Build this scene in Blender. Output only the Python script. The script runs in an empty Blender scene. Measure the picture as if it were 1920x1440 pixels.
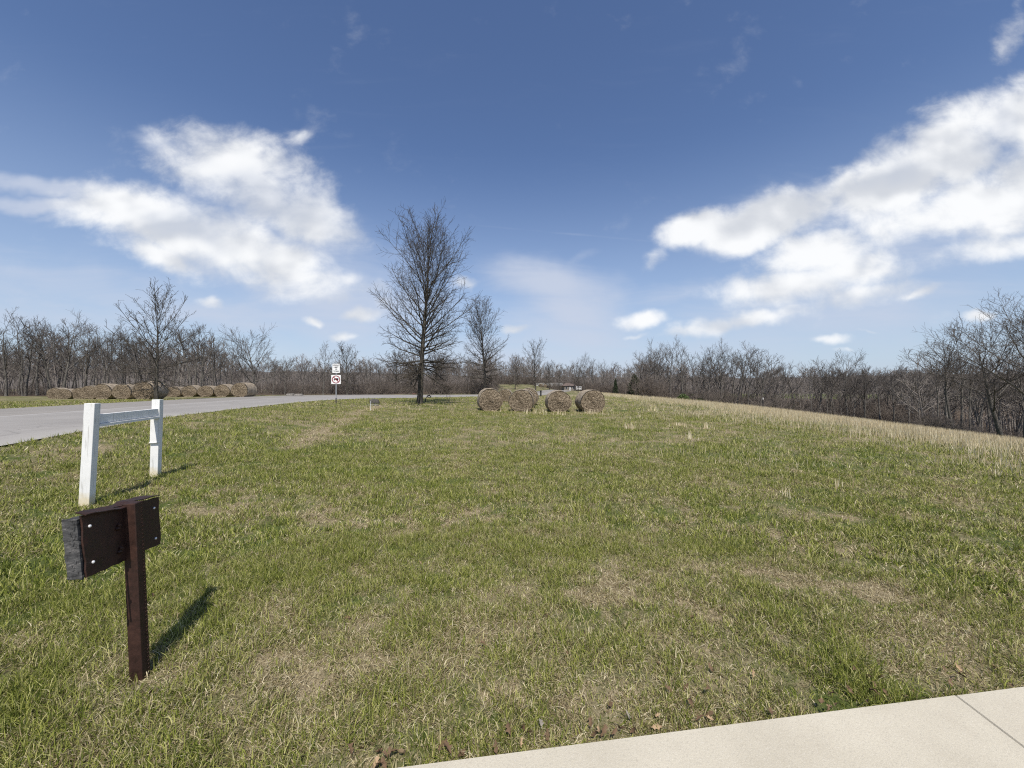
import bpy, math, random
import numpy as np
from mathutils import Vector, Matrix

# ------------------------------------------------------------------ camera, sky, sun, exposure
SC = bpy.context.scene
COL = SC.collection
F = 730.0            # focal length in photograph pixels (1920 wide)
EYE = 1.6
HOR = 728.0          # eye level in the photograph

cam_d = bpy.data.cameras.new("camera")
cam = bpy.data.objects.new("camera", cam_d)
COL.objects.link(cam)
cam_d.sensor_width = 36.0
cam_d.lens = F / 1920.0 * 36.0
cam_d.clip_start = 0.05
cam_d.clip_end = 8000.0
cam.location = (0, 0, EYE)
cam.rotation_euler = (math.radians(90) + math.atan((HOR - 720.0) / F), 0, 0)
SC.camera = cam

SC.view_settings.view_transform = 'Standard'
SC.view_settings.look = 'None'
SC.view_settings.exposure = 0.25
SC.view_settings.gamma = 1.0
SC.cycles.max_bounces = 6
SC.cycles.transparent_max_bounces = 8
SC.cycles.use_denoising = False
SC.cycles.pixel_filter_type = 'BLACKMAN_HARRIS'
SC.cycles.filter_width = 1.15

SUN_EL = math.radians(55.0)
SUN_AZ = (0.13, -1.0)             # where the sun stands, seen from the camera
sun_d = bpy.data.lights.new("sun", 'SUN')
sun_d.energy = 4.3
sun_d.angle = math.radians(0.5)
sun_d.color = (1.0, 0.94, 0.85)
sun = bpy.data.objects.new("sun", sun_d)
COL.objects.link(sun)
sdir = Vector((SUN_AZ[0] * math.cos(SUN_EL), SUN_AZ[1] * math.cos(SUN_EL), math.sin(SUN_EL)))
sun.rotation_euler = sdir.to_track_quat('Z', 'Y').to_euler()
sun.location = sdir * 50

SKY_STRENGTH = 0.11
W = bpy.data.worlds.new("World")
SC.world = W
W.use_nodes = True


def build_sky():
    nt = W.node_tree
    N, L = nt.nodes, nt.links
    N.clear()
    out = N.new('ShaderNodeOutputWorld')
    bg = N.new('ShaderNodeBackground')
    L.new(bg.outputs[0], out.inputs[0])
    sky = N.new('ShaderNodeTexSky')
    sky.sky_type = 'NISHITA'
    sky.sun_disc = False
    sky.sun_elevation = SUN_EL
    sky.sun_rotation = math.atan2(SUN_AZ[0], SUN_AZ[1])
    sky.altitude = 250
    sky.air_density = 1.0
    sky.dust_density = 0.6
    sky.ozone_density = 1.5
    hs = N.new('ShaderNodeHueSaturation')
    hs.inputs['Hue'].default_value = 0.508
    hs.inputs['Saturation'].default_value = 1.10
    hs.inputs['Value'].default_value = 1.0
    L.new(sky.outputs[0], hs.inputs['Color'])

    def math_n(op, a, b=None, c=None):
        n = N.new('ShaderNodeMath'); n.operation = op
        for i, v in enumerate((a, b, c)):
            if v is None: continue
            if isinstance(v, (int, float)): n.inputs[i].default_value = v
            else: L.new(v, n.inputs[i])
        return n.outputs[0]

    def ramp(v, a, b, c, d, smooth=True):
        n = N.new('ShaderNodeMapRange')
        n.interpolation_type = 'SMOOTHSTEP' if smooth else 'LINEAR'
        L.new(v, n.inputs[0])
        for i, x in enumerate((a, b, c, d)): n.inputs[i + 1].default_value = x
        return n.outputs[0]

    tc = N.new('ShaderNodeTexCoord')
    sx = N.new('ShaderNodeSeparateXYZ'); L.new(tc.outputs['Generated'], sx.inputs[0])
    yy = math_n('MAXIMUM', sx.outputs[1], 0.05)
    cu = N.new('ShaderNodeCombineXYZ')
    L.new(math_n('DIVIDE', sx.outputs[0], yy), cu.inputs[0])
    L.new(math_n('DIVIDE', sx.outputs[2], yy), cu.inputs[1])
    uv0 = cu.outputs[0]

    def noise(vec, scale, detail, rough, dist=0.0, stretch=None, rot=0.0, off=None):
        if stretch or off:
            m = N.new('ShaderNodeMapping')
            m.inputs['Rotation'].default_value = (0, 0, rot)
            m.inputs['Scale'].default_value = (stretch[0], stretch[1], 1) if stretch else (1, 1, 1)
            if off: m.inputs['Location'].default_value = off
            L.new(vec, m.inputs[0]); vec = m.outputs[0]
        n = N.new('ShaderNodeTexNoise')
        n.noise_dimensions = '2D'
        n.inputs['Scale'].default_value = scale
        n.inputs['Detail'].default_value = detail
        n.inputs['Roughness'].default_value = rough
        n.inputs['Distortion'].default_value = dist
        L.new(vec, n.inputs['Vector'])
        return n

    def vmath(op, a, b=None, s=None):
        n = N.new('ShaderNodeVectorMath'); n.operation = op
        L.new(a, n.inputs[0])
        if b is not None:
            if isinstance(b, tuple): n.inputs[1].default_value = b
            else: L.new(b, n.inputs[1])
        if s is not None: n.inputs['Scale'].default_value = s
        return n

    wn = noise(uv0, 4.0, 4, 0.55)
    w1 = vmath('SUBTRACT', wn.outputs['Color'], (0.5, 0.5, 0.5))
    w2 = vmath('SCALE', w1.outputs[0], s=0.09)
    uv = vmath('ADD', uv0, w2.outputs[0]).outputs[0]

    def blobs(items):
        acc = None
        for (px, py, rx, ry, rot, amp) in items:
            m = N.new('ShaderNodeMapping'); m.vector_type = 'TEXTURE'
            m.inputs['Location'].default_value = ((px - 960) / F, (HOR - py) / F, 0)
            m.inputs['Rotation'].default_value = (0, 0, math.radians(rot))
            m.inputs['Scale'].default_value = (rx / F, ry / F, 1)
            L.new(uv if ry > 4 else uv0, m.inputs[0])
            ln = vmath('LENGTH', m.outputs[0]).outputs['Value']
            v = ramp(ln, 0.0, 2.25, amp * 1.08, 0.0)
            acc = v if acc is None else math_n('SMOOTH_MAX', acc, v, 0.12)
        return acc

    cumulus = [
        # the cloud group over the wood by the road
        (455, 330, 130, 62, -22, 1.0), (570, 400, 95, 50, -28, 1.0), (640, 432, 42, 24, -10, 0.8), (400, 285, 52, 38, -10, 0.75),
        (240, 395, 75, 36, -5, 0.9), (320, 422, 160, 50, -12, 1.0), (440, 468, 165, 46, -12, 0.9), (290, 472, 75, 22, -14, 0.85),
        (560, 525, 150, 34, -12, 0.70), (675, 592, 30, 12, 0, 0.85), (580, 598, 20, 8, 0, 0.7),
        (395, 563, 24, 9, 0, 0.7), (640, 628, 22, 7, 0, 0.65), (970, 618, 18, 9, 0, 0.8), (872, 530, 24, 13, 10, 0.62), (655, 535, 40, 16, 0, 0.68), (700, 545, 50, 18, 0, 0.6),
        (552, 265, 26, 17, 0, 0.36),
        # the long bank on the other side
        (1312, 432, 58, 30, 20, 1.0), (1400, 432, 85, 36, 12, 1.0), (1470, 395, 85, 40, 18, 1.0), (1225, 492, 38, 16, 35, 0.62),
        (1600, 330, 95, 24, 32, 0.75), (1690, 325, 120, 55, 22, 1.0), (1810, 265, 130, 62, 20, 1.0), (1925, 220, 110, 55, 18, 1.0),
        (1720, 410, 90, 36, 8, 0.8), (1850, 400, 100, 60, 6, 0.85), (1870, 470, 130, 26, 8, 0.75), (1960, 330, 90, 90, 0, 0.9),
        (1540, 480, 110, 34, 18, 0.8), (1620, 500, 90, 34, 8, 0.85), (1480, 545, 130, 30, 8, 0.85), (1620, 545, 95, 24, 8, 0.8),
        (1380, 605, 110, 13, 8, 0.8), (1300, 622, 55, 11, 8, 0.75), (1208, 603, 34, 14, 6, 0.72), (1195, 630, 20, 6, 10, 0.6),
        (1560, 640, 34, 9, 4, 0.72), (1585, 657, 20, 6, 0, 0.6), (1838, 588, 26, 9, 8, 0.7), (1725, 545, 70, 9, 10, 0.6), (1620, 620, 20, 5, 0, 0.5),
        (1900, 50, 52, 28, 58, 0.62),
    ]
    veil = [
        (90, 350, 135, 14, -8, 0.95), (110, 385, 140, 12, -6, 0.95), (150, 410, 90, 8, -5, 0.7), (180, 545, 330, 45, -8, 0.62), (40, 590, 300, 35, 0, 0.6),
        (290, 262, 46, 14, -28, 0.7), (270, 235, 24, 8, -30, 0.5), (640, 575, 170, 70, -10, 0.85), (430, 590, 300, 36, -6, 0.7),
        (1030, 530, 100, 30, -10, 1.0), (1080, 570, 100, 50, -20, 1.0), (1100, 625, 120, 55, -10, 0.85), (1000, 670, 420, 40, 0, 0.7), (1260, 560, 120, 20, 8, 0.5),
        (1075, 482, 34, 9, 20, 0.4), (1065, 437, 150, 2.6, -5.2, 0.26), (1480, 400, 120, 60, 20, 0.5), (1750, 440, 230, 90, 12, 0.6), (1550, 590, 290, 60, 6, 0.7), (500, 480, 260, 90, -14, 0.6),
    ]
    mc = blobs(cumulus)
    mv = blobs(veil)
    n0 = noise(uv0, 3.6, 3, 0.5, 0.1, stretch=(0.8, 1.3), rot=-0.2)
    n0b = noise(uv0, 3.6, 3, 0.5, 0.1, stretch=(0.8, 1.3), rot=-0.2, off=(0.0, -0.055, 0))
    n1 = noise(uv0, 11.0, 9, 0.60, 0.15, stretch=(0.85, 1.2), rot=-0.25)
    n2 = noise(uv0, 5.0, 8, 0.60, 0.4, stretch=(0.6, 3.2), rot=0.12)
    t1 = math_n('MULTIPLY_ADD', math_n('SUBTRACT', n1.outputs[0], 0.5), 0.80, mc)
    t1 = math_n('MULTIPLY_ADD', math_n('SUBTRACT', n0.outputs[0], 0.5), 0.75, t1)
    a1 = math_n('MULTIPLY', ramp(t1, 0.20, 0.92, 0.0, 0.97), math_n('MULTIPLY', ramp(mc, 0.0, 0.2, 0.0, 1.0), ramp(n0.outputs[0], 0.32, 0.55, 0.78, 1.0)))
    t2 = math_n('MULTIPLY_ADD', math_n('SUBTRACT', n2.outputs[0], 0.5), 0.7, mv)
    a2 = math_n('MULTIPLY', ramp(t2, 0.10, 1.15, 0.0, 0.85), ramp(mv, 0.0, 0.2, 0.0, 1.0))
    # sunlit shoulders and grey bases
    rel = math_n('SUBTRACT', n0.outputs[0], n0b.outputs[0])
    fine = math_n('SUBTRACT', n1.outputs[0], 0.5)
    lit = math_n('ADD', math_n('MULTIPLY', rel, 2.4), math_n('MULTIPLY', fine, 0.45))
    lit = ramp(lit, -0.42, 0.30, 0.0, 1.0)
    mixc = N.new('ShaderNodeMix'); mixc.data_type = 'RGBA'
    L.new(lit, mixc.inputs[0])
    k = 1.0 / SKY_STRENGTH
    mixc.inputs[6].default_value = (0.56 * k, 0.585 * k, 0.63 * k, 1)
    mixc.inputs[7].default_value = (0.83 * k, 0.84 * k, 0.85 * k, 1)
    m1 = N.new('ShaderNodeMix'); m1.data_type = 'RGBA'
    hz = N.new('ShaderNodeMix'); hz.data_type = 'RGBA'
    el = math_n('DIVIDE', sx.outputs[2], math_n('SQRT', math_n('ADD', math_n('MULTIPLY', sx.outputs[0], sx.outputs[0]), math_n('MULTIPLY', sx.outputs[1], sx.outputs[1]))))
    hzf = math_n('POWER', ramp(el, 0.0, 0.62, 1.0, 0.0, False), 1.75)
    L.new(math_n('MULTIPLY', hzf, 0.85), hz.inputs[0]); L.new(hs.outputs[0], hz.inputs[6])
    hz.inputs[7].default_value = (0.40 * k, 0.49 * k, 0.64 * k, 1)
    L.new(a2, m1.inputs[0]); L.new(hz.outputs[2], m1.inputs[6])
    m1.inputs[7].default_value = (0.50 * k, 0.55 * k, 0.66 * k, 1)
    m2 = N.new('ShaderNodeMix'); m2.data_type = 'RGBA'
    L.new(a1, m2.inputs[0]); L.new(m1.outputs[2], m2.inputs[6]); L.new(mixc.outputs[2], m2.inputs[7])
    L.new(m2.outputs[2], bg.inputs[0])
    bg.inputs[1].default_value = SKY_STRENGTH


build_sky()

# ------------------------------------------------------------------ small tools
rng = np.random.default_rng(11)


def ss(a, b, x):
    t = np.clip((np.asarray(x, float) - a) / (b - a), 0, 1)
    return t * t * (3 - 2 * t)


def terrain(x, y):
    x = np.asarray(x, float); y = np.asarray(y, float)
    q = np.sqrt((3 * np.minimum(x, 0)) ** 2 + np.maximum(y, 0) ** 2)
    z = 0.6 * ss(5, 38, q)
    z = z + 2.2 * ss(60, 125, y) * ss(-28, -8, x) * (1 - 0.85 * ss(2, 13, x - 0.02 * y))
    t = np.maximum(x - (7.0 + 0.06 * np.clip(y, 0, 120)), 0)
    z = z - 6.0 * ss(0, 55, t) * (1 - 0.4 * ss(70, 140, y))
    return z


def tz(x, y): return float(terrain(x, y))


def hit(px, py):
    """The point of the ground that the photograph shows at a pixel."""
    u, s = (px - 960) / F, (HOR - py) / F
    ds = np.exp(np.linspace(math.log(1.0), math.log(400.0), 4000))
    g = EYE + s * ds - terrain(u * ds, ds)
    i = np.argmax(g < 0)
    d = ds[i] if g[i] < 0 else 400.0
    return Vector((u * d, d, tz(u * d, d)))


def at(px, py, d): return Vector(((px - 960) / F * d, d, EYE + (HOR - py) / F * d))


def ground_at(px, d): x = (px - 960) / F * d; return Vector((x, d, tz(x, d)))


_H = np.random.default_rng(5).random((256, 256))


def vnoise(x, y):
    xi = np.floor(x).astype(int); yi = np.floor(y).astype(int)
    fx = x - xi; fy = y - yi
    fx = fx * fx * (3 - 2 * fx); fy = fy * fy * (3 - 2 * fy)
    a = _H[xi & 255, yi & 255]; b = _H[(xi + 1) & 255, yi & 255]
    c = _H[xi & 255, (yi + 1) & 255]; d = _H[(xi + 1) & 255, (yi + 1) & 255]
    return (a * (1 - fx) + b * fx) * (1 - fy) + (c * (1 - fx) + d * fx) * fy


def fbm(x, y, o=4):
    s = 0; a = 0.5; n = 0
    for i in range(o):
        s = s + a * vnoise(x * 2 ** i + 17.3 * i, y * 2 ** i + 9.1 * i); n += a; a *= 0.5
    return s / n


def obj(name, me, mat=None, parent=None, smooth=False):
    o = bpy.data.objects.new(name, me)
    COL.objects.link(o)
    if mat is not None and not me.materials: me.materials.append(mat)
    if parent is not None: o.parent = parent
    return o


def tag(o, label=None, cat=None, group=None, kind=None):
    if label: o['label'] = label
    if cat: o['category'] = cat
    if group: o['group'] = group
    if kind: o['kind'] = kind
    return o


def empty(name, loc, rz=0.0):
    o = bpy.data.objects.new(name, None)
    COL.objects.link(o); o.location = loc; o.rotation_euler = (0, 0, rz)
    o.empty_display_size = 0.2
    return o


def fast_mesh(name, verts, faces, k, smooth=False, attrs=None):
    """verts (n,3); faces (m,k) of one face size."""
    me = bpy.data.meshes.new(name)
    verts = np.ascontiguousarray(verts, np.float32); faces = np.ascontiguousarray(faces, np.int32)
    me.vertices.add(len(verts)); me.vertices.foreach_set('co', verts.ravel())
    me.loops.add(faces.size); me.loops.foreach_set('vertex_index', faces.ravel())
    me.polygons.add(len(faces))
    me.polygons.foreach_set('loop_start', np.arange(0, faces.size, k, dtype=np.int32))
    if smooth: me.polygons.foreach_set('use_smooth', np.ones(len(faces), bool))
    for n, v in (attrs or {}).items():
        a = me.attributes.new(n, 'FLOAT', 'POINT'); a.data.foreach_set('value', np.ascontiguousarray(v, np.float32))
    me.update(calc_edges=True)
    return me


class MB:
    """Collects shapes for one mesh."""
    def __init__(s): s.v = []; s.f = []

    def add(s, vs, fs):
        b = len(s.v); s.v += [tuple(v) for v in vs]; s.f += [[i + b for i in f] for f in fs]

    def hexa(s, p):  # eight corners: bottom loop, top loop
        s.add(p, [[3, 2, 1, 0], [4, 5, 6, 7], [0, 1, 5, 4], [1, 2, 6, 5], [2, 3, 7, 6], [3, 0, 4, 7]])

    def box(s, c, size, M=None):
        x, y, z = size[0] / 2, size[1] / 2, size[2] / 2
        p = [Vector(q) for q in ((-x, -y, -z), (x, -y, -z), (x, y, -z), (-x, y, -z), (-x, -y, z), (x, -y, z), (x, y, z), (-x, y, z))]
        if M is not None: p = [M @ q for q in p]
        s.hexa([q + Vector(c) for q in p])

    def beam(s, a, b, ex, ey, wx, wy):  # bar from a to b, section axes ex, ey
        a, b, ex, ey = Vector(a), Vector(b), Vector(ex) * wx / 2, Vector(ey) * wy / 2
        s.hexa([a - ex - ey, a + ex - ey, a + ex + ey, a - ex + ey, b - ex - ey, b + ex - ey, b + ex + ey, b - ex + ey])

    def tube(s, pts, rad, k=8, cap=True):
        pts = [Vector(p) for p in pts]; n = len(pts); b = len(s.v)
        for i, p in enumerate(pts):
            t = (pts[min(i + 1, n - 1)] - pts[max(i - 1, 0)]).normalized()
            r = Vector((0, 0, 1)) if abs(t.z) < 0.9 else Vector((1, 0, 0))
            u = t.cross(r).normalized(); w = t.cross(u)
            for j in range(k):
                a = 2 * math.pi * j / k
                s.v.append(tuple(p + (u * math.cos(a) + w * math.sin(a)) * rad[i]))
        for i in range(n - 1):
            for j in range(k):
                s.f.append([b + i * k + j, b + i * k + (j + 1) % k, b + (i + 1) * k + (j + 1) % k, b + (i + 1) * k + j])
        if cap:
            s.f.append([b + j for j in reversed(range(k))]); s.f.append([b + (n - 1) * k + j for j in range(k)])

    def mesh(s, name, smooth=False):
        me = bpy.data.meshes.new(name); me.from_pydata(s.v, [], s.f); me.update()
        import bmesh
        bm = bmesh.new(); bm.from_mesh(me); bmesh.ops.recalc_face_normals(bm, faces=bm.faces); bm.to_mesh(me); bm.free()
        if smooth: me.polygons.foreach_set('use_smooth', [True] * len(me.polygons))
        return me

    def build(s, name, mat, parent=None, smooth=False, bevel=0.0):
        o = obj(name, s.mesh(name, smooth), mat, parent)
        if bevel:
            m = o.modifiers.new('edge', 'BEVEL'); m.width = bevel; m.segments = 2; m.limit_method = 'ANGLE'
        return o


# ------------------------------------------------------------------ materials
class NT:
    def __init__(s, name):
        s.m = bpy.data.materials.new(name); s.m.use_nodes = True
        s.N = s.m.node_tree.nodes; s.L = s.m.node_tree.links
        s.b = s.N['Principled BSDF']; s.b.inputs['Specular IOR Level'].default_value = 0.2

    def link(s, a, b): s.L.new(a, b)

    def coord(s, kind='Object', scale=(1, 1, 1), rot=(0, 0, 0)):
        t = s.N.new('ShaderNodeTexCoord'); m = s.N.new('ShaderNodeMapping')
        m.inputs['Scale'].default_value = scale; m.inputs['Rotation'].default_value = rot
        s.L.new(t.outputs[kind], m.inputs[0]); return m.outputs[0]

    def noise(s, vec, scale, detail=5, rough=0.55, dist=0.0):
        n = s.N.new('ShaderNodeTexNoise')
        n.inputs['Scale'].default_value = scale; n.inputs['Detail'].default_value = detail
        n.inputs['Roughness'].default_value = rough; n.inputs['Distortion'].default_value = dist
        if vec is not None: s.L.new(vec, n.inputs['Vector'])
        return n.outputs[0]

    def ramp(s, v, stops):
        r = s.N.new('ShaderNodeValToRGB'); e = r.color_ramp.elements
        while len(e) < len(stops): e.new(0.5)
        for el, (p, c) in zip(e, stops): el.position = p; el.color = (*c, 1)
        s.L.new(v, r.inputs[0]); return r.outputs[0]

    def val(s, v, a, b, c=0.0, d=1.0):
        r = s.N.new('ShaderNodeMapRange'); s.L.new(v, r.inputs[0])
        for i, x in enumerate((a, b, c, d)): r.inputs[i + 1].default_value = x
        return r.outputs[0]

    def math(s, op, a, b):
        n = s.N.new('ShaderNodeMath'); n.operation = op
        for i, v in enumerate((a, b)):
            if isinstance(v, (int, float)): n.inputs[i].default_value = v
            else: s.L.new(v, n.inputs[i])
        return n.outputs[0]

    def mix(s, f, a, b, mode='MIX'):
        n = s.N.new('ShaderNodeMix'); n.data_type = 'RGBA'; n.blend_type = mode
        for i, v in ((0, f), (6, a), (7, b)):
            if isinstance(v, (int, float)): n.inputs[i].default_value = v
            elif isinstance(v, tuple): n.inputs[i].default_value = (*v, 1)
            else: s.L.new(v, n.inputs[i])
        return n.outputs[2]

    def attr(s, name):
        a = s.N.new('ShaderNodeAttribute'); a.attribute_name = name; return a.outputs['Fac']

    def bump(s, h, strength=0.4, dist=0.01):
        b = s.N.new('ShaderNodeBump'); b.inputs['Strength'].default_value = strength; b.inputs['Distance'].default_value = dist
        s.L.new(h, b.inputs['Height']); s.L.new(b.outputs[0], s.b.inputs['Normal'])

    def color(s, c):
        if isinstance(c, tuple): s.b.inputs['Base Color'].default_value = (*c, 1)
        else: s.L.new(c, s.b.inputs['Base Color'])

    def rough(s, r):
        if isinstance(r, (int, float)): s.b.inputs['Roughness'].default_value = r
        else: s.L.new(r, s.b.inputs['Roughness'])


def simple(name, c, rough=0.7, var=0.2, scale=6.0, metal=0.0, spec=0.3):
    t = NT(name); v = t.coord()
    n = t.noise(v, scale, 6, 0.6)
    d = tuple(x * (1 - var) for x in c); l = tuple(min(1, x * (1 + var)) for x in c)
    t.color(t.ramp(n, [(0.3, d), (0.7, l)])); t.rough(rough)
    t.b.inputs['Metallic'].default_value = metal; t.b.inputs['Specular IOR Level'].default_value = spec
    t.bump(n, 0.15, 0.005)
    return t.m


def m_ground():
    t = NT('turf_soil'); v = t.coord()
    dry = t.attr('dry')
    f = t.noise(v, 60, 6, 0.7); g = t.noise(v, 9, 6, 0.7); h = t.noise(v, 1.1, 5, 0.6)
    green = t.ramp(f, [(0.3, (0.055, 0.075, 0.022)), (0.7, (0.115, 0.14, 0.045))])
    straw = t.ramp(t.noise(t.coord(scale=(1, 0.35, 1), rot=(0, 0, 0.6)), 110, 5, 0.75, 1.0), [(0.32, (0.10, 0.078, 0.045)), (0.52, (0.27, 0.22, 0.135)), (0.70, (0.50, 0.43, 0.29))])
    k = t.math('ADD', dry, t.val(g, 0.3, 0.7, -0.22, 0.22))
    k = t.math('ADD', k, t.val(h, 0.3, 0.7, -0.16, 0.16))
    floor = t.ramp(g, [(0.3, (0.055, 0.042, 0.031)), (0.7, (0.135, 0.104, 0.077))])
    t.color(t.mix(t.attr('litter'), t.mix(t.val(k, 0.25, 0.75), green, straw), floor)); t.rough(0.95)
    t.b.inputs['Specular IOR Level'].default_value = 0.05
    t.bump(f, 0.6, 0.03)
    return t.m


def m_blade(name, greens, straws):
    t = NT(name)
    r = t.attr('rnd'); d = t.attr('dry')
    g = t.ramp(r, greens); s = t.ramp(r, straws)
    c = t.mix(d, g, s)
    t.color(c); t.rough(0.75); t.b.inputs['Specular IOR Level'].default_value = 0.12
    tr = t.N.new('ShaderNodeBsdfTranslucent'); t.link(c, tr.inputs[0])
    mx = t.N.new('ShaderNodeMixShader'); mx.inputs[0].default_value = 0.3
    t.link(t.b.outputs[0], mx.inputs[1]); t.link(tr.outputs[0], mx.inputs[2])
    t.link(mx.outputs[0], t.N['Material Output'].inputs[0])
    return t.m


def m_bark(name, dark, light, zs=0.35):
    t = NT(name); v = t.coord(scale=(1, 1, zs))
    n = t.noise(v, 14, 6, 0.65, 0.4); w = t.noise(v, 3, 4, 0.5)
    k = t.math('ADD', t.math('MULTIPLY', n, 0.7), t.math('MULTIPLY', w, 0.3))
    t.color(t.ramp(k, [(0.38, dark), (0.62, light)])); t.rough(0.9); t.b.inputs['Specular IOR Level'].default_value = 0.1
    t.bump(n, 0.7, 0.03)
    return t.m


def m_asphalt():
    t = NT('asphalt'); v = t.coord()
    f = t.noise(v, 90, 4, 0.8); w = t.noise(v, 0.5, 5, 0.6); st = t.noise(t.coord(scale=(1.5, 0.12, 1), rot=(0, 0, 0.25)), 1.5, 5, 0.6)
    u = t.attr('across')
    base = t.ramp(w, [(0.3, (0.235, 0.222, 0.205)), (0.7, (0.315, 0.298, 0.275))])
    base = t.mix(t.val(st, 0.35, 0.7, 0, 0.35), base, (0.19, 0.18, 0.168))
    far = t.mix(1.0, base, (0.84, 0.82, 0.79), 'MULTIPLY')
    base = t.mix(t.val(u, 0.455, 0.465), base, far)                      # the older far lane
    d = t.math('ABSOLUTE', t.math('SUBTRACT', u, 0.45), 0)
    base = t.mix(t.val(d, 0.004, 0.012, 0.6, 0.0), base, (0.46, 0.45, 0.44))   # pale lane joint
    e = t.val(t.math('ADD', u, t.val(w, 0.3, 0.7, -0.01, 0.01)), 0.0, 0.07, 0.55, 0.0)
    base = t.mix(e, base, (0.42, 0.40, 0.36))
    vo = t.N.new('ShaderNodeTexVoronoi'); vo.feature = 'DISTANCE_TO_EDGE'; vo.inputs['Scale'].default_value = 0.22
    wv = t.N.new('ShaderNodeVectorMath'); wv.operation = 'ADD'
    nz = t.N.new('ShaderNodeTexNoise'); nz.inputs['Scale'].default_value = 1.2; nz.inputs['Detail'].default_value = 5
    t.link(v, nz.inputs['Vector']); t.link(nz.outputs['Color'], wv.inputs[0]); t.link(v, wv.inputs[1]); t.link(wv.outputs[0], vo.inputs['Vector'])
    base = t.mix(t.math('MULTIPLY', t.val(vo.outputs[0], 0.003, 0.010, 0.55, 0.0), t.val(w, 0.42, 0.55)), base, (0.11, 0.105, 0.10))
    for mid in (0.14, 0.33, 0.60, 0.80):      # worn wheel tracks
        dd = t.math('ABSOLUTE', t.math('SUBTRACT', u, mid), 0)
        base = t.mix(t.math('MULTIPLY', t.val(dd, 0.02, 0.06, 0.28, 0.0), t.val(st, 0.3, 0.6)), base, (0.20, 0.19, 0.178))
    t.color(t.mix(t.val(f, 0.35, 0.65, 0, 0.5), base, (0.35, 0.335, 0.31)))
    t.rough(0.9); t.bump(f, 0.3, 0.004)
    return t.m


def m_concrete():
    t = NT('concrete'); v = t.coord()
    f = t.noise(v, 240, 3, 0.8); g = t.noise(v, 95, 4, 0.7); w = t.noise(v, 2.2, 5, 0.6)
    c = t.ramp(w, [(0.3, (0.47, 0.428, 0.335)), (0.7, (0.555, 0.51, 0.405))])
    s2 = t.noise(v, 5.5, 6, 0.7, 0.6)
    c = t.mix(t.val(s2, 0.52, 0.72, 0.0, 0.22), c, (0.38, 0.335, 0.26))
    c = t.mix(t.val(g, 0.36, 0.48, 0.45, 0.0), c, (0.36, 0.33, 0.27))
    c = t.mix(t.val(f, 0.55, 0.7, 0.0, 0.45), c, (0.80, 0.77, 0.70))
    t.color(c); t.rough(0.85)
    t.bump(t.math('ADD', f, g), 0.5, 0.003)
    return t.m


def m_hay(name, dark, mid, light, end):
    """End faces show the roll as rings, the round side shows combed straw."""
    t = NT(name); tc = t.N.new('ShaderNodeTexCoord')
    sx = t.N.new('ShaderNodeSeparateXYZ'); t.link(tc.outputs['Object'], sx.inputs[0])
    n = t.noise(tc.outputs['Object'], 2.6, 5, 0.6, 0.3)
    r = t.math('SQRT', t.math('ADD', t.math('POWER', sx.outputs[0], 2), t.math('POWER', sx.outputs[2], 2)), 0)
    ph = t.math('MULTIPLY', t.math('ARCTAN2', sx.outputs[2], sx.outputs[0]), 0.16)
    w = t.math('ADD', t.math('MULTIPLY', r, 9.0), t.math('ADD', t.math('MULTIPLY', n, 6.0), ph))
    ring = t.math('SINE', t.math('MULTIPLY', w, 6.2832), 0)
    st = t.noise(t.coord(scale=(3, 22, 3)), 3.0, 6, 0.7)
    fine = t.noise(tc.outputs['Object'], 26, 5, 0.75)
    an = t.math('ARCTAN2', sx.outputs[2], sx.outputs[0])
    cb = t.N.new('ShaderNodeCombineXYZ')
    if end:                                   # strands wound round the core
        t.link(t.math('MULTIPLY', t.math('ADD', r, t.math('MULTIPLY', n, 0.22)), 13.0), cb.inputs[0]); t.link(t.math('MULTIPLY', an, 2.6), cb.inputs[1])
    else:                                     # strands combed round the drum
        t.link(t.math('MULTIPLY', sx.outputs[1], 13.0), cb.inputs[0]); t.link(t.math('MULTIPLY', an, 2.6), cb.inputs[1])
    strand = t.noise(cb.outputs[0], 1.6, 7, 0.68, 0.5)
    k = t.math('ADD', t.math('MULTIPLY', strand, 0.72), t.math('MULTIPLY', fine, 0.10))
    k = t.math('ADD', k, t.math('MULTIPLY', n, 0.18))
    if end: k = t.math('ADD', k, t.math('MULTIPLY', ring, 0.035))
    t.color(t.ramp(k, [(0.36, dark), (0.52, mid), (0.67, light)])); t.rough(0.95); t.b.inputs['Specular IOR Level'].default_value = 0.05
    t.bump(k, 0.9, 0.05)
    return t.m


def m_rust():
    t = NT('rusty_steel'); v = t.coord()
    n = t.noise(v, 22, 7, 0.65); g = t.noise(v, 130, 4, 0.7)
    c = t.ramp(n, [(0.3, (0.013, 0.006, 0.004)), (0.55, (0.034, 0.014, 0.009)), (0.8, (0.062, 0.027, 0.016))])
    t.color(c); t.rough(t.val(n, 0.3, 0.7, 0.5, 0.8)); t.bump(t.math('ADD', n, g), 0.35, 0.003)
    t.b.inputs['Specular IOR Level'].default_value = 0.35
    return t.m


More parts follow.
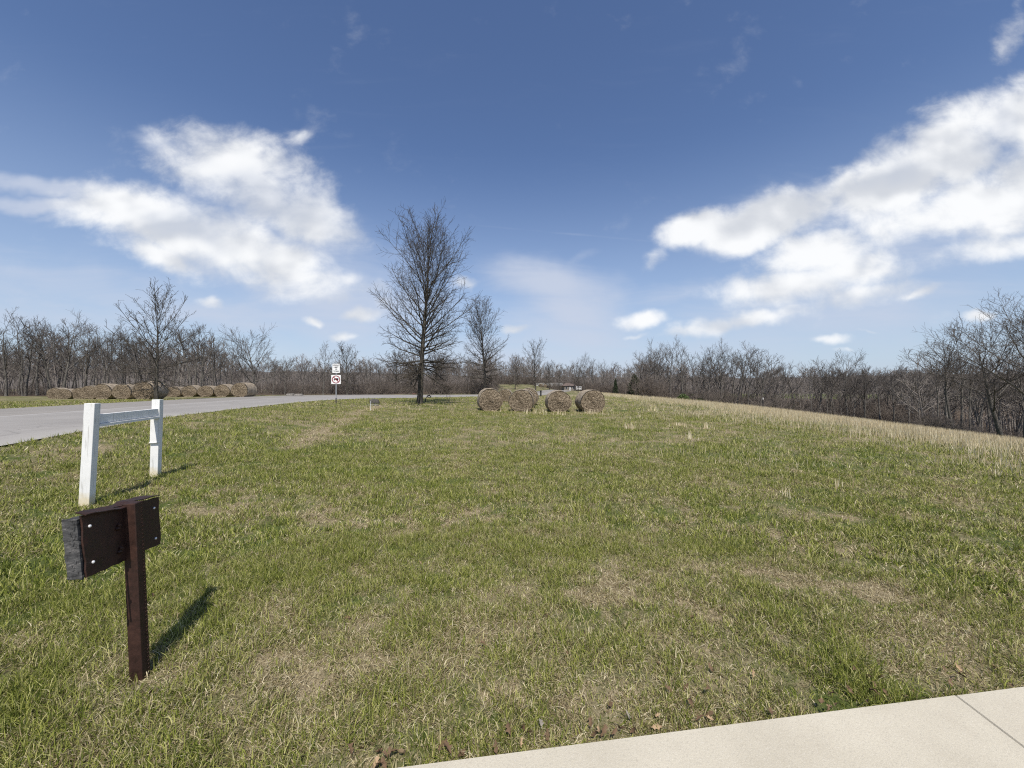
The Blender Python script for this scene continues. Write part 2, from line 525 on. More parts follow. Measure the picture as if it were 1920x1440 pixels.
def m_white_wood():
    t = NT('white_painted_wood'); v = t.coord(scale=(1, 1, 0.06)); v2 = t.coord()
    n = t.noise(v, 55, 5, 0.6, 0.2); w = t.noise(v2, 5, 5, 0.6)
    c = t.ramp(w, [(0.3, (0.70, 0.70, 0.68)), (0.7, (0.82, 0.82, 0.80))])
    c = t.mix(t.val(n, 0.565, 0.66, 0.0, 0.6), c, (0.42, 0.41, 0.38))
    sx = t.N.new('ShaderNodeSeparateXYZ'); t.link(v2, sx.inputs[0])
    k = t.math('ADD', sx.outputs[2], t.val(w, 0.3, 0.7, -0.06, 0.06))
    c = t.mix(t.val(k, 0.06, 0.16, 0.75, 0.0), c, (0.62, 0.53, 0.33))        # soil stain at the foot
    t.color(c); t.rough(0.6); t.bump(n, 0.35, 0.003)
    return t.m


def m_grey_wood():
    t = NT('weathered_timber'); v = t.coord(scale=(0.25, 0.12, 1))
    n = t.noise(v, 70, 6, 0.65, 0.3); f = t.noise(t.coord(), 120, 3, 0.7)
    t.color(t.ramp(n, [(0.3, (0.018, 0.018, 0.019)), (0.55, (0.075, 0.075, 0.075)), (0.75, (0.22, 0.21, 0.20))]))
    t.rough(0.9); t.bump(t.math('ADD', n, f), 0.55, 0.004)
    return t.m


M = dict(
    ground=m_ground(), asphalt=m_asphalt(), concrete=m_concrete(), rust=m_rust(), white=m_white_wood(), grey=m_grey_wood(),
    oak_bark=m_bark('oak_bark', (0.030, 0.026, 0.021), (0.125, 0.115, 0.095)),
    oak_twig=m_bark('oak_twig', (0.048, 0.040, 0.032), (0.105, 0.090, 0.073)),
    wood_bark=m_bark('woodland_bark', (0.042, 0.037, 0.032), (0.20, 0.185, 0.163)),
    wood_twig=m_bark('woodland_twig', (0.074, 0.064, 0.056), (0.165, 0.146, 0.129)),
    far_twig=m_bark('far_woodland_twig', (0.145, 0.128, 0.115), (0.31, 0.278, 0.25)),  # lightened: distance haze is put into the twig colour
    brush=m_bark('brush_stem', (0.095, 0.079, 0.067), (0.225, 0.192, 0.165)),
    cedar=simple('cedar_leaf', (0.028, 0.042, 0.018), 0.8, 0.45, 8), shrub=simple('shrub_leaf', (0.065, 0.095, 0.028), 0.7, 0.4, 8),
    stone=simple('field_stone', (0.20, 0.185, 0.165), 0.9, 0.4, 7), dark_stone=simple('dark_stone', (0.075, 0.07, 0.062), 0.9, 0.4, 9), red_stone=simple('red_stone', (0.15, 0.075, 0.055), 0.9, 0.3, 7),
    hay_end=m_hay('hay_end', (0.026, 0.019, 0.013), (0.185, 0.146, 0.102), (0.51, 0.43, 0.315), True),  # darker than the side: contrast with the sunlit rim is put into the colour
    hay_side=m_hay('hay_side', (0.075, 0.058, 0.042), (0.34, 0.285, 0.215), (0.62, 0.54, 0.42), False),
    straw=simple('loose_straw', (0.30, 0.235, 0.15), 0.9, 0.35, 20),
    sign=simple('sign_white', (0.80, 0.80, 0.79), 0.45, 0.03), black=simple('sign_black', (0.02, 0.02, 0.022), 0.5, 0.1), red=simple('sign_red', (0.24, 0.012, 0.03), 0.5, 0.15),
    galv=simple('galvanised_steel', (0.42, 0.43, 0.45), 0.45, 0.12, 30, 0.6), dark_metal=simple('dark_painted_steel', (0.03, 0.03, 0.03), 0.6, 0.2),
    screw=simple('zinc_screw', (0.75, 0.76, 0.78), 0.4, 0.05, 30, 0.3),
    leaf=simple('dead_leaf', (0.135, 0.085, 0.048), 0.75, 0.4, 30), pale_leaf=simple('pale_dead_leaf', (0.36, 0.255, 0.15), 0.75, 0.25, 30), grey_leaf=simple('bleached_leaf', (0.24, 0.215, 0.18), 0.8, 0.25, 40),
    roof=simple('brown_shingle', (0.13, 0.10, 0.085), 0.9, 0.2, 4), wall=simple('tan_siding', (0.20, 0.18, 0.15), 0.8, 0.1, 4), glass=simple('dark_glass', (0.03, 0.035, 0.04), 0.1, 0.1, 4),
    paint=simple('white_board', (0.55, 0.54, 0.52), 0.5, 0.06, 4), tyre=simple('tyre_rubber', (0.02, 0.02, 0.02), 0.8, 0.2),
    hill=m_bark('far_ridge', (0.085, 0.076, 0.070), (0.140, 0.125, 0.113), 1.0),
)

# ------------------------------------------------------------------ how dry the turf is, everywhere
# (px, py, rx, ry, amount): worn places and greener ones seen in the photograph, turned into places on the ground
PATCH = [(400, 922, 1.0, 0.35, 0.5), (430, 950, 0.9, 0.3, 0.4), (350, 972, 0.5, 0.25, 0.3), (610, 965, 0.4, 0.25, 0.35), (700, 985, 0.5, 0.25, 0.35), (820, 985, 0.45, 0.35, 0.5), (905, 962, 0.4, 0.3, 0.4),
         (1000, 990, 0.45, 0.3, 0.45), (1130, 1090, 0.45, 0.3, 0.5), (1110, 1130, 0.4, 0.2, 0.4), (1430, 1010, 0.5, 0.3, 0.5), (1460, 1090, 0.6, 0.3, 0.5), (1540, 965, 0.4, 0.15, 0.5),
         (1780, 1060, 0.6, 0.25, 0.4), (1690, 1120, 0.5, 0.25, 0.4), (30, 1190, 0.25, 0.12, 0.5), (180, 860, 1.0, 0.6, 0.25), (540, 1250, 0.25, 0.2, 0.3), (330, 1260, 0.2, 0.15, 0.3), (450, 785, 2.2, 0.5, 0.35),
         (680, 1290, 0.4, 0.2, 0.25), (960, 1290, 0.5, 0.2, 0.2), (1560, 890, 1.2, 0.8, -0.35), (1420, 850, 2.5, 1.2, -0.3), (660, 890, 0.7, 0.35, -0.4), (1350, 960, 0.8, 0.6, -0.25), (760, 1120, 0.4, 0.3, -0.2), (1410, 1110, 0.2, 0.15, -0.5),  # first greener patches put a dark blotch, a lens ghost, into turf colour
         (1560, 1290, 0.4, 0.12, -0.35), (90, 1060, 0.8, 0.3, -0.25), (60, 1330, 0.4, 0.2, -0.3), (420, 860, 1.2, 1.0, -0.25), (640, 1060, 0.5, 0.3, -0.2)]
PATCH_W = [(hit(px, py), rx, ry, a) for (px, py, rx, ry, a) in PATCH]
STRIP = [hit(*p) for p in ((560, 838), (600, 808), (640, 788), (680, 771), (700, 764), (730, 758))]


def strip_dist(x, y):
    d = np.full(np.shape(x), 1e9)
    for a, b in zip(STRIP[:-1], STRIP[1:]):
        ax, ay, bx, by = a.x, a.y, b.x, b.y
        t = np.clip(((x - ax) * (bx - ax) + (y - ay) * (by - ay)) / ((bx - ax) ** 2 + (by - ay) ** 2), 0, 1)
        d = np.minimum(d, np.hypot(x - ax - t * (bx - ax), y - ay - t * (by - ay)))
    return d


def crest_t(x, y): return x - (7.0 + 0.06 * np.clip(y, 0, 120))


def straw_zone(x, y):
    """Where the tall tan grass stands: along the brow of the field and round the bales."""
    t = crest_t(x, y)
    w = 0.85 * ss(0.0, 11.0, t + 6.0 * (fbm(x * 0.35, y * 0.35, 3) - 0.5)) * ss(11, 15, y)
    w = w * (1 - 0.75 * ss(22, 34, t))
    w2 = 0.55 * ss(1, 6, x + 0.9 * (y - 19) * 0.2) * ss(15, 20, y) * (1 - ss(45, 60, y))
    return np.maximum(w, w2 * ss(0.42, 0.62, fbm(x * 0.5 + 7, y * 0.5, 3)))


def dryness(x, y):
    r = np.hypot(x, y)
    d = 0.37 + 0.36 * (fbm(x * 0.8 + 3.1, y * 0.8, 4) - 0.5) + 0.75 * (fbm(x * 3.1, y * 3.1 + 5, 3) - 0.5)
    d = d + 0.13 * ss(4.2, 2.4, y) * ss(-2.6, -1.4, x) + 0.13 * ss(4, 11, r) - 0.10 * ss(-1.0, -4.0, x) * ss(18, 10, r)
    for (p, rx, ry, a) in PATCH_W:
        e = ((x - p.x) / rx) ** 2 + ((y - p.y) / ry) ** 2
        d = d + 1.1 * a * np.exp(-e * 0.8) * ss(0.42, 0.60, fbm(x * 7.0 + 11, y * 8.5, 3))
    d = d + 0.40 * np.exp(-(strip_dist(x, y) / 0.38) ** 2) * (0.4 + 1.0 * fbm(x * 1.5, y * 1.5, 2))
    d = np.maximum(d, 0.95 * straw_zone(x, y))
    # mown verges beyond the road and the greener hollow past the brow
    d = d - 0.25 * ss(14, 30, crest_t(x, y)) * ss(20, 30, y)
    return np.clip(d, 0.03, 0.97)


WOODS = [np.array([(40, 16), (41, 26), (44, 34), (45.5, 41), (52, 56), (58, 72), (46, 79), (31, 83), (27, 92), (27, 125), (16, 125), (16, 160), (300, 160), (300, 16)]),
         np.array([(-110, 46), (-68, 48), (-36, 48), (-37, 57), (-21, 62), (-4, 71), (-4, 135), (-200, 135), (-200, 46)])]


def litter(x, y): return in_poly(x, y, WOODS[0]) | in_poly(x, y, WOODS[1])


def in_poly(x, y, P):
    ins = np.zeros(np.shape(x), bool)
    for i in range(len(P)):
        x1, y1 = P[i - 1]; x2, y2 = P[i]
        c = ((y1 > y) != (y2 > y)) & (x < (x2 - x1) * (y - y1) / (y2 - y1 + 1e-12) + x1)
        ins ^= c
    return ins


def catmull(P, n=10):
    P = [P[0] * 2 - P[1]] + P + [P[-1] * 2 - P[-2]]
    out = []
    for i in range(1, len(P) - 2):
        for k in range(n):
            t = k / n
            a, b, c, d = P[i - 1], P[i], P[i + 1], P[i + 2]
            out.append(0.5 * ((2 * b) + (c - a) * t + (2 * a - 5 * b + 4 * c - d) * t * t + (3 * b - a - 3 * c + d) * t ** 3))
    out.append(P[-2]); return out


ROAD_N = [(-2.5, -14), (-6.3, -3), (-9.6, 7.3), (-11.7, 13.2), (-13.7, 20.9), (-15.4, 30), (-14.6, 36.5), (-9.8, 41), (-2, 48.5), (4.3, 57), (9.0, 74), (13, 92), (17, 112)]
ROAD_F = [(-15.5, -14), (-19, -3), (-22.3, 8), (-24.6, 18.7), (-27.2, 27), (-30, 38), (-31, 52), (-24, 60), (-11, 59.5), (0.5, 66), (6.6, 83), (11, 101), (15, 122)]


_ra = catmull([Vector((*p, 0)) for p in ROAD_N], 4); _rb = catmull([Vector((*p, 0)) for p in ROAD_F], 4)
ROAD_POLY = np.array([(p.x, p.y) for p in _ra] + [(p.x, p.y) for p in reversed(_rb)])


# ------------------------------------------------------------------ the ground, one sheet to the horizon
def build_ground():
    fr = np.radians(np.concatenate([np.arange(-75, 75, 0.4), np.arange(75, 285, 2.0)]))
    rad = np.concatenate([[0.05], np.exp(np.arange(math.log(0.4), math.log(160), 0.022)), np.exp(np.linspace(math.log(165), math.log(4000), 40))])
    A, R = np.meshgrid(fr, rad)
    X = R * np.sin(A); Y = R * np.cos(A)
    Z = terrain(X, Y)
    near = ss(60, 20, R)
    Z = Z + near * (0.05 * (fbm(X * 0.7, Y * 0.7, 3) - 0.5) + 0.035 * (fbm(X * 3.0, Y * 3.0, 3) - 0.5)) * ss(1.0, 2.2, np.hypot(X, Y))
    Z = Z - 0.03 * ss(2.3, 1.6, Y - 0.137 * X)
    Z = Z - 0.07 * in_poly(X, Y, ROAD_POLY)
    na, nr = len(fr), len(rad)
    V = np.stack([X, Y, Z], -1).reshape(-1, 3)
    i, j = np.meshgrid(np.arange(nr - 1), np.arange(na), indexing='ij')
    j2 = (j + 1) % na
    Q = np.stack([i * na + j, i * na + j2, (i + 1) * na + j2, (i + 1) * na + j], -1).reshape(-1, 4)[:, ::-1]
    me = fast_mesh('ground', V, Q, 4, True, {'dry': dryness(V[:, 0], V[:, 1]), 'litter': litter(V[:, 0], V[:, 1]).astype(float)})
    return tag(obj('ground', me, M['ground']), kind='structure')


build_ground()


def build_road():
    a = catmull([Vector((*p, 0)) for p in ROAD_N], 14); b = catmull([Vector((*p, 0)) for p in ROAD_F], 14)
    V, U = [], []
    m = 18
    for p, q in zip(a, b):
        for k in range(m + 1):
            t = k / m; r = p.lerp(q, t)
            V.append((r.x, r.y, tz(r.x, r.y) + 0.012 + 0.06 * (1 - (2 * t - 1) ** 2))); U.append(t)
    n = len(a)
    Q = [(i * (m + 1) + k, (i + 1) * (m + 1) + k, (i + 1) * (m + 1) + k + 1, i * (m + 1) + k + 1) for i in range(n - 1) for k in range(m)]
    me = fast_mesh('road', np.array(V), np.array(Q)[:, ::-1], 4, True, {'across': np.array(U)})
    return tag(obj('road', me, M['asphalt']), kind='structure')


build_road()
# the concrete the photographer stands on: far edge through two points seen in the picture
E0, E1 = Vector((-0.48, 1.64, 0)), Vector((2.73, 2.085, 0))


def build_slab():
    d = (E1 - E0).normalized(); nrm = Vector((d.y, -d.x, 0))     # towards the camera's feet
    jd = Vector((-0.10, -0.995, 0))
    j0 = Vector((2.283, 2.02, 0))
    mb = MB()
    top = 0.022

    def slab(pts):
        n = len(pts)
        c = sum(pts, Vector()) / n
        pts = [c + (p - c) * 1.0 for p in pts]
        low = [Vector((p.x, p.y, -0.10)) for p in pts]
        s1 = [Vector((p.x, p.y, top - 0.006)) for p in pts]
        ins = [p + (c - p).normalized() * 0.006 for p in pts]
        s2 = [Vector((p.x, p.y, top)) for p in ins]
        vs = low + s1 + s2
        fs = [list(range(2 * n, 3 * n))]
        for k in range(2):
            for i in range(n):
                j = (i + 1) % n
                fs.append([k * n + i, k * n + j, (k + 1) * n + j, (k + 1) * n + i])
        mb.add(vs, fs)
    g = 0.0025
    P = lambda s: E0 + d * s
    sj = (j0 - E0).dot(d)
    jl = 3.6
    a0 = P(-1.9); a1 = P(sj - g)
    slab([a0, a1, a1 + jd * jl, a0 + jd * jl])
    b0 = P(sj + g); b1 = P(sj + 2.6)
    slab([b0, b1, b1 + jd * jl, b0 + jd * jl])
    o = mb.build('driveway', M['concrete'])
    return tag(o, kind='structure')


build_slab()


# ------------------------------------------------------------------ grass
def on_slab(x, y):
    d = (E1 - E0).normalized()
    return (y - (E0.y + (x - E0.x) * d.y / d.x)) < 0.012


def blades(n, r0, r1, length, width, segs, a_lim=64, lay=0.0, dens=None, power=1.0):
    """n blades strewn over the sector between two distances; returns verts, faces, attributes."""
    a = np.radians(rng.uniform(-a_lim, a_lim, n))
    r = np.sqrt(rng.uniform(r0 ** 2, r1 ** 2, n)) if power == 1 else r0 * (r1 / r0) ** rng.random(n)
    x = r * np.sin(a); y = r * np.cos(a)
    # tufts: pull blades towards nearby tuft middles
    keep = ~on_slab(x, y)
    if r1 < 12:
        keep &= rng.random(n) < 0.30 + 0.70 * ss(0.36, 0.60, fbm(x * 6.5 + 3, y * 6.5, 2))
    else:
        keep &= rng.random(n) < 0.35 + 0.65 * ss(0.36, 0.60, fbm(x * 2.6 + 3, y * 2.6, 2))
    keep &= ~in_poly(x, y, ROAD_POLY)
    if r1 > 12: keep &= ~litter(x, y)
    if dens is not None: keep &= rng.random(n) < dens(x, y)
    x, y, r = x[keep], y[keep], r[keep]; n = len(x)
    d = dryness(x, y)
    isdry = (rng.random(n) < d).astype(float)
    isdry = np.clip(isdry + rng.normal(0, 0.16, n), 0, 1)
    tall = fbm(x * 1.9 + 40, y * 1.9, 3)
    clump = fbm(x * 6.5 + 3, y * 6.5, 2) if r1 < 12 else fbm(x * 2.6 + 3, y * 2.6, 2)
    L = length * (0.35 + 0.9 * tall + 0.5 * (clump - 0.5)) * rng.uniform(0.5, 1.25, n) * (1.0 - 0.35 * d)
    az = rng.uniform(0, 2 * math.pi, n)
    lean = np.clip(rng.normal(0.55, 0.3, n) + 0.55 * (isdry > 0.5) + lay, 0.02, 1.5)
    w = width * rng.uniform(0.6, 1.3, n)
    z = terrain(x, y) + ss(60, 20, r) * (0.05 * (fbm(x * 0.7, y * 0.7, 3) - 0.5) + 0.035 * (fbm(x * 3.0, y * 3.0, 3) - 0.5)) * ss(1.0, 2.2, r) - 0.03 * ss(2.3, 1.6, y - 0.137 * x) - 0.004
    side = rng.uniform(0, 2 * math.pi, n)
    sxv = np.cos(side) * w / 2; syv = np.sin(side) * w / 2
    B = np.stack([x, y, z], -1)
    S = np.stack([sxv, syv, np.zeros(n)], -1)
    dirh = np.stack([np.cos(az), np.sin(az)], -1)

    def along(f):
        th = lean * (0.35 + 0.9 * f)
        h = np.cos(th) * L * f; o = np.sin(th) * L * f
        return np.stack([B[:, 0] + dirh[:, 0] * o, B[:, 1] + dirh[:, 1] * o, B[:, 2] + np.maximum(h, 0.004 + 0.012 * f)], -1)
    if segs == 1:
        V = np.stack([B - S, B + S, along(1.0)], 1).reshape(-1, 3); k = 3
        Fc = (np.arange(n)[:, None] * 3 + np.array([0, 1, 2])).reshape(-1, 3)
    else:
        m = along(0.55)
        V = np.stack([B - S, B + S, m + S * 0.8, m - S * 0.8, along(1.0)], 1).reshape(-1, 3); k = 5
        t = np.arange(n)[:, None] * 5
        Fc = np.concatenate([t + np.array([0, 1, 2]), t + np.array([0, 2, 3]), t + np.array([3, 2, 4])], 0)
    return V, Fc, np.repeat(isdry, k), np.repeat(rng.random(n), k)


GREENS = [(0.0, (0.055, 0.080, 0.014)), (0.4, (0.188, 0.228, 0.036)), (0.8, (0.365, 0.378, 0.092)), (1.0, (0.56, 0.53, 0.24))]
STRAWS = [(0.0, (0.15, 0.11, 0.060)), (0.4, (0.35, 0.29, 0.165)), (0.8, (0.58, 0.50, 0.32)), (1.0, (0.78, 0.70, 0.50))]
M['blade'] = m_blade('grass_blade', GREENS, STRAWS)
TANS = [(0.0, (0.34, 0.27, 0.15)), (0.5, (0.64, 0.54, 0.34)), (1.0, (0.80, 0.72, 0.52))]
M['tan'] = m_blade('tall_dry_grass', TANS, TANS)


def stuff_mesh(name, parts, mat, **kw):
    vs, fs, ds, rs = [], [], [], []; b = 0
    for V, Fc, d, r in parts:
        vs.append(V); fs.append(Fc + b); ds.append(d); rs.append(r); b += len(V)
    me = fast_mesh(name, np.concatenate(vs), np.concatenate(fs), 3, False, {'dry': np.concatenate(ds), 'rnd': np.concatenate(rs)})
    return tag(obj(name, me, mat), kind='stuff', **kw)


grass = stuff_mesh('grass', [
    blades(400000, 1.35, 4.6, 0.105, 0.0042, 2),
    blades(70000, 1.35, 4.6, 0.06, 0.0045, 2, lay=0.7),
    blades(150000, 1.35, 4.6, 0.075, 0.0040, 2, lay=0.8, dens=lambda x, y: ss(0.40, 0.65, dryness(x, y))),
    blades(170000, 4.6, 11, 0.085, 0.007, 2, lay=0.8, dens=lambda x, y: ss(0.40, 0.65, dryness(x, y))),
    blades(430000, 4.6, 10, 0.115, 0.0075, 2),
    blades(440000, 10, 22, 0.15, 0.016, 1),
    blades(260000, 22, 48, 0.16, 0.035, 1, a_lim=58),
], M['blade'], label='short patchy lawn of green and dead blades covering the field', cat='grass')


def tall_dens(x, y): return straw_zone(x, y) * (0.25 + 0.75 * ss(0.35, 0.6, fbm(x * 0.8, y * 0.8, 3)))


def stalks(n, r0, r1, length, width, dens, a0=-12, a1=60):
    a = np.radians(rng.uniform(a0, a1, n)); r = np.sqrt(rng.uniform(r0 ** 2, r1 ** 2, n))
    x = r * np.sin(a); y = r * np.cos(a)
    keep = (rng.random(n) < dens(x, y)) & ~in_poly(x, y, ROAD_POLY)
    x, y = x[keep], y[keep]; n = len(x)
    z = terrain(x, y) - 0.01
    L = length * rng.uniform(0.4, 1.15, n); az = rng.uniform(0, 6.283, n); ln = np.abs(rng.normal(0.15, 0.22, n))
    sd = rng.uniform(0, 6.283, n); w = width * rng.uniform(0.6, 1.3, n)
    B = np.stack([x, y, z], -1); S = np.stack([np.cos(sd) * w / 2, np.sin(sd) * w / 2, 0 * x], -1)
    T = B + np.stack([np.cos(az) * np.sin(ln) * L, np.sin(az) * np.sin(ln) * L, np.cos(ln) * L], -1)
    V = np.stack([B - S, B + S, T], 1).reshape(-1, 3)
    return V, (np.arange(n)[:, None] * 3 + np.array([0, 1, 2])), np.ones(n * 3), np.repeat(rng.random(n), 3)


def brow_dens(x, y):
    t = crest_t(x, y)
    return 0.6 * ss(0.0, 9.5, t + 6.0 * (fbm(x * 0.3, y * 0.3, 2) - 0.5)) * (1 - ss(16, 22, t)) * (0.35 + 0.65 * ss(0.3, 0.6, fbm(x * 1.1, y * 1.1, 3)))


def sparse_dens(x, y): return ss(0.54, 0.70, fbm(x * 0.45 + 3, y * 0.45, 3)) * ss(-2, 3, x + 0.1 * y) * 0.8


def spot_stalks(spots):
    out = []
    for (px, py, n, h, sp) in spots:
        p = hit(px, py)
        x = p.x + rng.normal(0, sp, n); y = p.y + rng.normal(0, sp, n); z = terrain(x, y)
        L = h * rng.uniform(0.5, 1.1, n); az = rng.uniform(0, 6.283, n); ln = np.abs(rng.normal(0.1, 0.18, n)); sd = rng.uniform(-0.5, 0.5, n); w = 0.0007 * p.y + 0.004
        B = np.stack([x, y, z], -1); S = np.stack([np.cos(sd) * w, np.sin(sd) * w, 0 * x], -1)
        T = B + np.stack([np.cos(az) * np.sin(ln) * L, np.sin(az) * np.sin(ln) * L, np.cos(ln) * L], -1)
        V = np.stack([B - S, B + S, T], 1).reshape(-1, 3)
        out.append((V, (np.arange(n)[:, None] * 3 + np.array([0, 1, 2])), np.ones(n * 3), np.repeat(rng.random(n), 3)))
    return out


stuff_mesh('tall_dry_grass', [
    stalks(360000, 11, 40, 0.31, 0.014, brow_dens, -5, 62), stalks(130000, 40, 95, 0.42, 0.035, brow_dens, 0, 50), stalks(110000, 17, 70, 0.24, 0.022, tall_dens, 0, 35), stalks(20000, 9, 24, 0.17, 0.010, sparse_dens, -10, 50),
] + spot_stalks([(1475, 930, 6, 0.22, 0.06), (1580, 920, 9, 0.24, 0.08), (1180, 805, 25, 0.30, 0.12), (1325, 805, 22, 0.28, 0.12), (1225, 770, 20, 0.3, 0.2), (1290, 822, 8, 0.25, 0.1), (1280, 800, 20, 0.2, 0.25),
                 (1380, 790, 14, 0.22, 0.2), (1000, 775, 26, 0.28, 0.35), (1050, 778, 26, 0.28, 0.35), (1110, 776, 24, 0.3, 0.35), (960, 772, 18, 0.24, 0.3), (755, 766, 8, 0.3, 0.4), (850, 764, 8, 0.3, 0.4), (695, 770, 6, 0.35, 0.1)]),
    M['tan'], label='tall tan dead grass along the brow of the field', cat='grass')


# ------------------------------------------------------------------ posts by the lawn
def build_rail_frame():
    t1, b1 = at(174, 757, 0), at(165, 945, 0)
    g1 = hit(165, 945); g2 = hit(293, 893)
    root = empty('sign_frame', g1)
    tag(root, 'white painted wooden frame of two posts and one rail standing in the lawn', 'sign frame')

    def local(p): return Vector(p) - g1
    top1 = at(174, 756, g1.y); top2 = at(296, 749, g2.y)
    axis = (g2 - g1); axis.z = 0; axis.normalize()
    side = Vector((axis.y, -axis.x, 0))            # towards the camera's right
    w = 0.105
    posts = []
    for g, tp in ((g1, top1), (g2, top2)):
        p = empty('tmp', (0, 0, 0)); bpy.data.objects.remove(p)
        mb = MB(); mb.beam(Vector((0, 0, -0.05)), tp - g, axis, side, w, w)
        o = mb.build('post', M['white'], root, bevel=0.005); o.location = local(g); posts.append(o)
    # rail: a board on edge with a narrower strip under it
    dz = 0.10
    a = top1 - Vector((0, 0, 0.20)); b = top2 - Vector((0, 0, 0.20))
    a = a + axis * w * 0.55; b = b + side * (w * 0.10) - axis * (w * 0.48)
    rl = MB(); rl.beam(a - g1, b - g1, side, Vector((0, 0, 1)), 0.045, 0.115)
    rail = rl.build('rail', M['white'], root, bevel=0.004)
    st = MB(); st.beam(a - g1 + Vector((0, 0, -0.078)) + side * 0.012, b - g1 + Vector((0, 0, -0.078)) + side * 0.012, side, Vector((0, 0, 1)), 0.075, 0.034)
    st.build('rail_strip', M['white'], rail, bevel=0.003)
    # the cleat under the rail on the farther post
    c0 = g2.lerp(top2, 0.45); c1 = g2.lerp(top2, 0.80)
    cl = MB(); off = -axis * (w / 2 + 0.014)
    cl.beam(c0 + off - g1, c1 + off - g1, axis, side, 0.026, w * 0.92)
    cl.beam(c0 + off - g1 + Vector((0, 0, -0.012)), c0 + off - g1 + Vector((0, 0, 0.004)), axis, side, 0.04, w * 1.0)
    cl.build('cleat', M['white'], root, bevel=0.003)


build_rail_frame()


def build_marker():
    g = hit(254, 1272)
    root = empty('marker_post', g)
    tag(root, 'rusty brown steel post with a bent backing plate and weathered timber board', 'marker post')
    top = at(235, 942, g.y + 0.02) - g
    n2 = Vector((0.93, 0.36, 0)).normalized()      # the plate faces this way
    along = Vector((-n2.y, n2.x, 0))               # along the plate, away from the camera
    along = Vector((-0.20, 0.98, 0)).normalized(); n2 = Vector((along.y, -along.x, 0))
    # square post, open-looking dark side with a ribbed edge
    ps = MB(); ps.beam(Vector((0.0, 0, -0.08)), top, along, n2, 0.062, 0.062)
    post = ps.build('post', M['rust'], root, bevel=0.004); post.location = n2 * 0.040
    rb = MB()
    for i in range(46):
        f = i / 45
        p = Vector((0, 0, 0.0)).lerp(top, 0.03 + 0.95 * f) + n2 * 0.0305 + along * 0.016
        rb.box(p, (0.003, 0.010 + 0.003 * math.sin(i * 2.3), 0.008), Matrix.Rotation(0.5, 3, n2))
    rb.build('ribbed_edge', M['rust'], post)
    # plate: corners read off the picture
    sh = n2 * 0.0
    A = at(153, 966, 1.87) - g; B = at(166, 1082, 1.87) - g; C = at(303, 1018, 2.43) - g; D = at(298, 932, 2.43) - g
    A, B, C, D = A + sh, B + sh, C + sh, D + sh
    out = n2 * 0.004
    pl = MB()
    nx, nz = 14, 8
    pm = random.Random(3)
    grid = []
    for k in range(nz + 1):
        row = []
        for i in range(nx + 1):
            u, v = i / nx, k / nz
            p = A.lerp(D, u).lerp(B.lerp(C, u), v)
            if k in (0, nz) or i in (0, nx):
                p = p + Vector((0, 0, pm.uniform(-0.004, 0.004))) + along * pm.uniform(-0.004, 0.004)
            row.append(p)
        grid.append(row)
    vs = [p + out for r in grid for p in r] + [p - out for r in grid for p in r]
    n0 = (nx + 1) * (nz + 1); fs = []
    idx = lambda k, i: k * (nx + 1) + i
    for k in range(nz):
        for i in range(nx):
            q = [idx(k, i), idx(k, i + 1), idx(k + 1, i + 1), idx(k + 1, i)]
            fs.append(q); fs.append([j + n0 for j in reversed(q)])
    rim = [idx(0, i) for i in range(nx)] + [idx(k, nx) for k in range(nz)] + [idx(nz, i) for i in range(nx, 0, -1)] + [idx(k, 0) for k in range(nz, 0, -1)]
    for a, b in zip(rim, rim[1:] + rim[:1]): fs.append([a, b, b + n0, a + n0])
    pl.add(vs, fs)
    plate = pl.build('back_plate', M['rust'], root)
    # shift: the plate sits against the post's far side
    up = (A - B).normalized()
    # hood: bent strip folded over the top of the plate, dented beside the post
    hd = MB(); m = 22; pts_f, pts_b = [], []
    for i in range(m + 1):
        u = i / m
        p = A.lerp(D, u)
        dent = -0.026 * math.exp(-((u - 0.42) / 0.13) ** 2) + 0.004 * math.sin(u * 23)
        front = p + n2 * (0.024 - 0.014 * float(ss(0.42, 0.6, u))) + Vector((0, 0, 0.010 + dent * 0.6 - 0.012 * (1 - float(ss(0.3, 0.6, u)))))
        back = p - n2 * (0.02 + 0.055 * float(ss(0.3, 0.7, u))) + Vector((0, 0, 0.012 + dent * 0.3))
        pts_f.append(front); pts_b.append(back)
    th = Vector((0, 0, 0.005))
    vs = pts_f + pts_b + [p + th for p in pts_f] + [p + th for p in pts_b]; k = m + 1; fs = []
    for i in range(m):
        fs += [[i, i + 1, k + i + 1, k + i], [2 * k + i + 1, 2 * k + i, 3 * k + i, 3 * k + i + 1], [i + 1, i, 2 * k + i, 2 * k + i + 1], [k + i, k + i + 1, 3 * k + i + 1, 3 * k + i]]
    fs += [[0, k, 3 * k, 2 * k], [m, 2 * k + m, 3 * k + m, k + m]]
    hd.add(vs, fs); hd.build('hood', M['rust'], root)
    # timber behind the plate
    tb = MB(); th_ = 0.068; rr = random.Random(8)
    ny = 16; rows = 9
    P = []
    for i in range(ny + 1):
        u = -0.015 + 0.98 * i / ny
        ring = []
        for s_, q in ((0.010, 0), (th_, 0), (th_, 1), (0.010, 1)):
            v0 = 0.05 if q == 0 else 1.0
            p = A.lerp(D, u).lerp(B.lerp(C, u), v0) - n2 * s_
            ring.append(p + Vector((rr.uniform(-.002, .002), rr.uniform(-.002, .002), rr.uniform(-.003, .003))))
        P += ring
    fs = []
    for i in range(ny):
        for j in range(4):
            a, b = i * 4 + j, i * 4 + (j + 1) % 4
            fs.append([a, b, b + 4, a + 4])
    fs += [[0, 1, 2, 3], [ny * 4 + j for j in (3, 2, 1, 0)]]
    tb.add(P, fs); timber = tb.build('timber_board', M['grey'], root)
    # split, fibrous end grain of the board
    fb = MB()
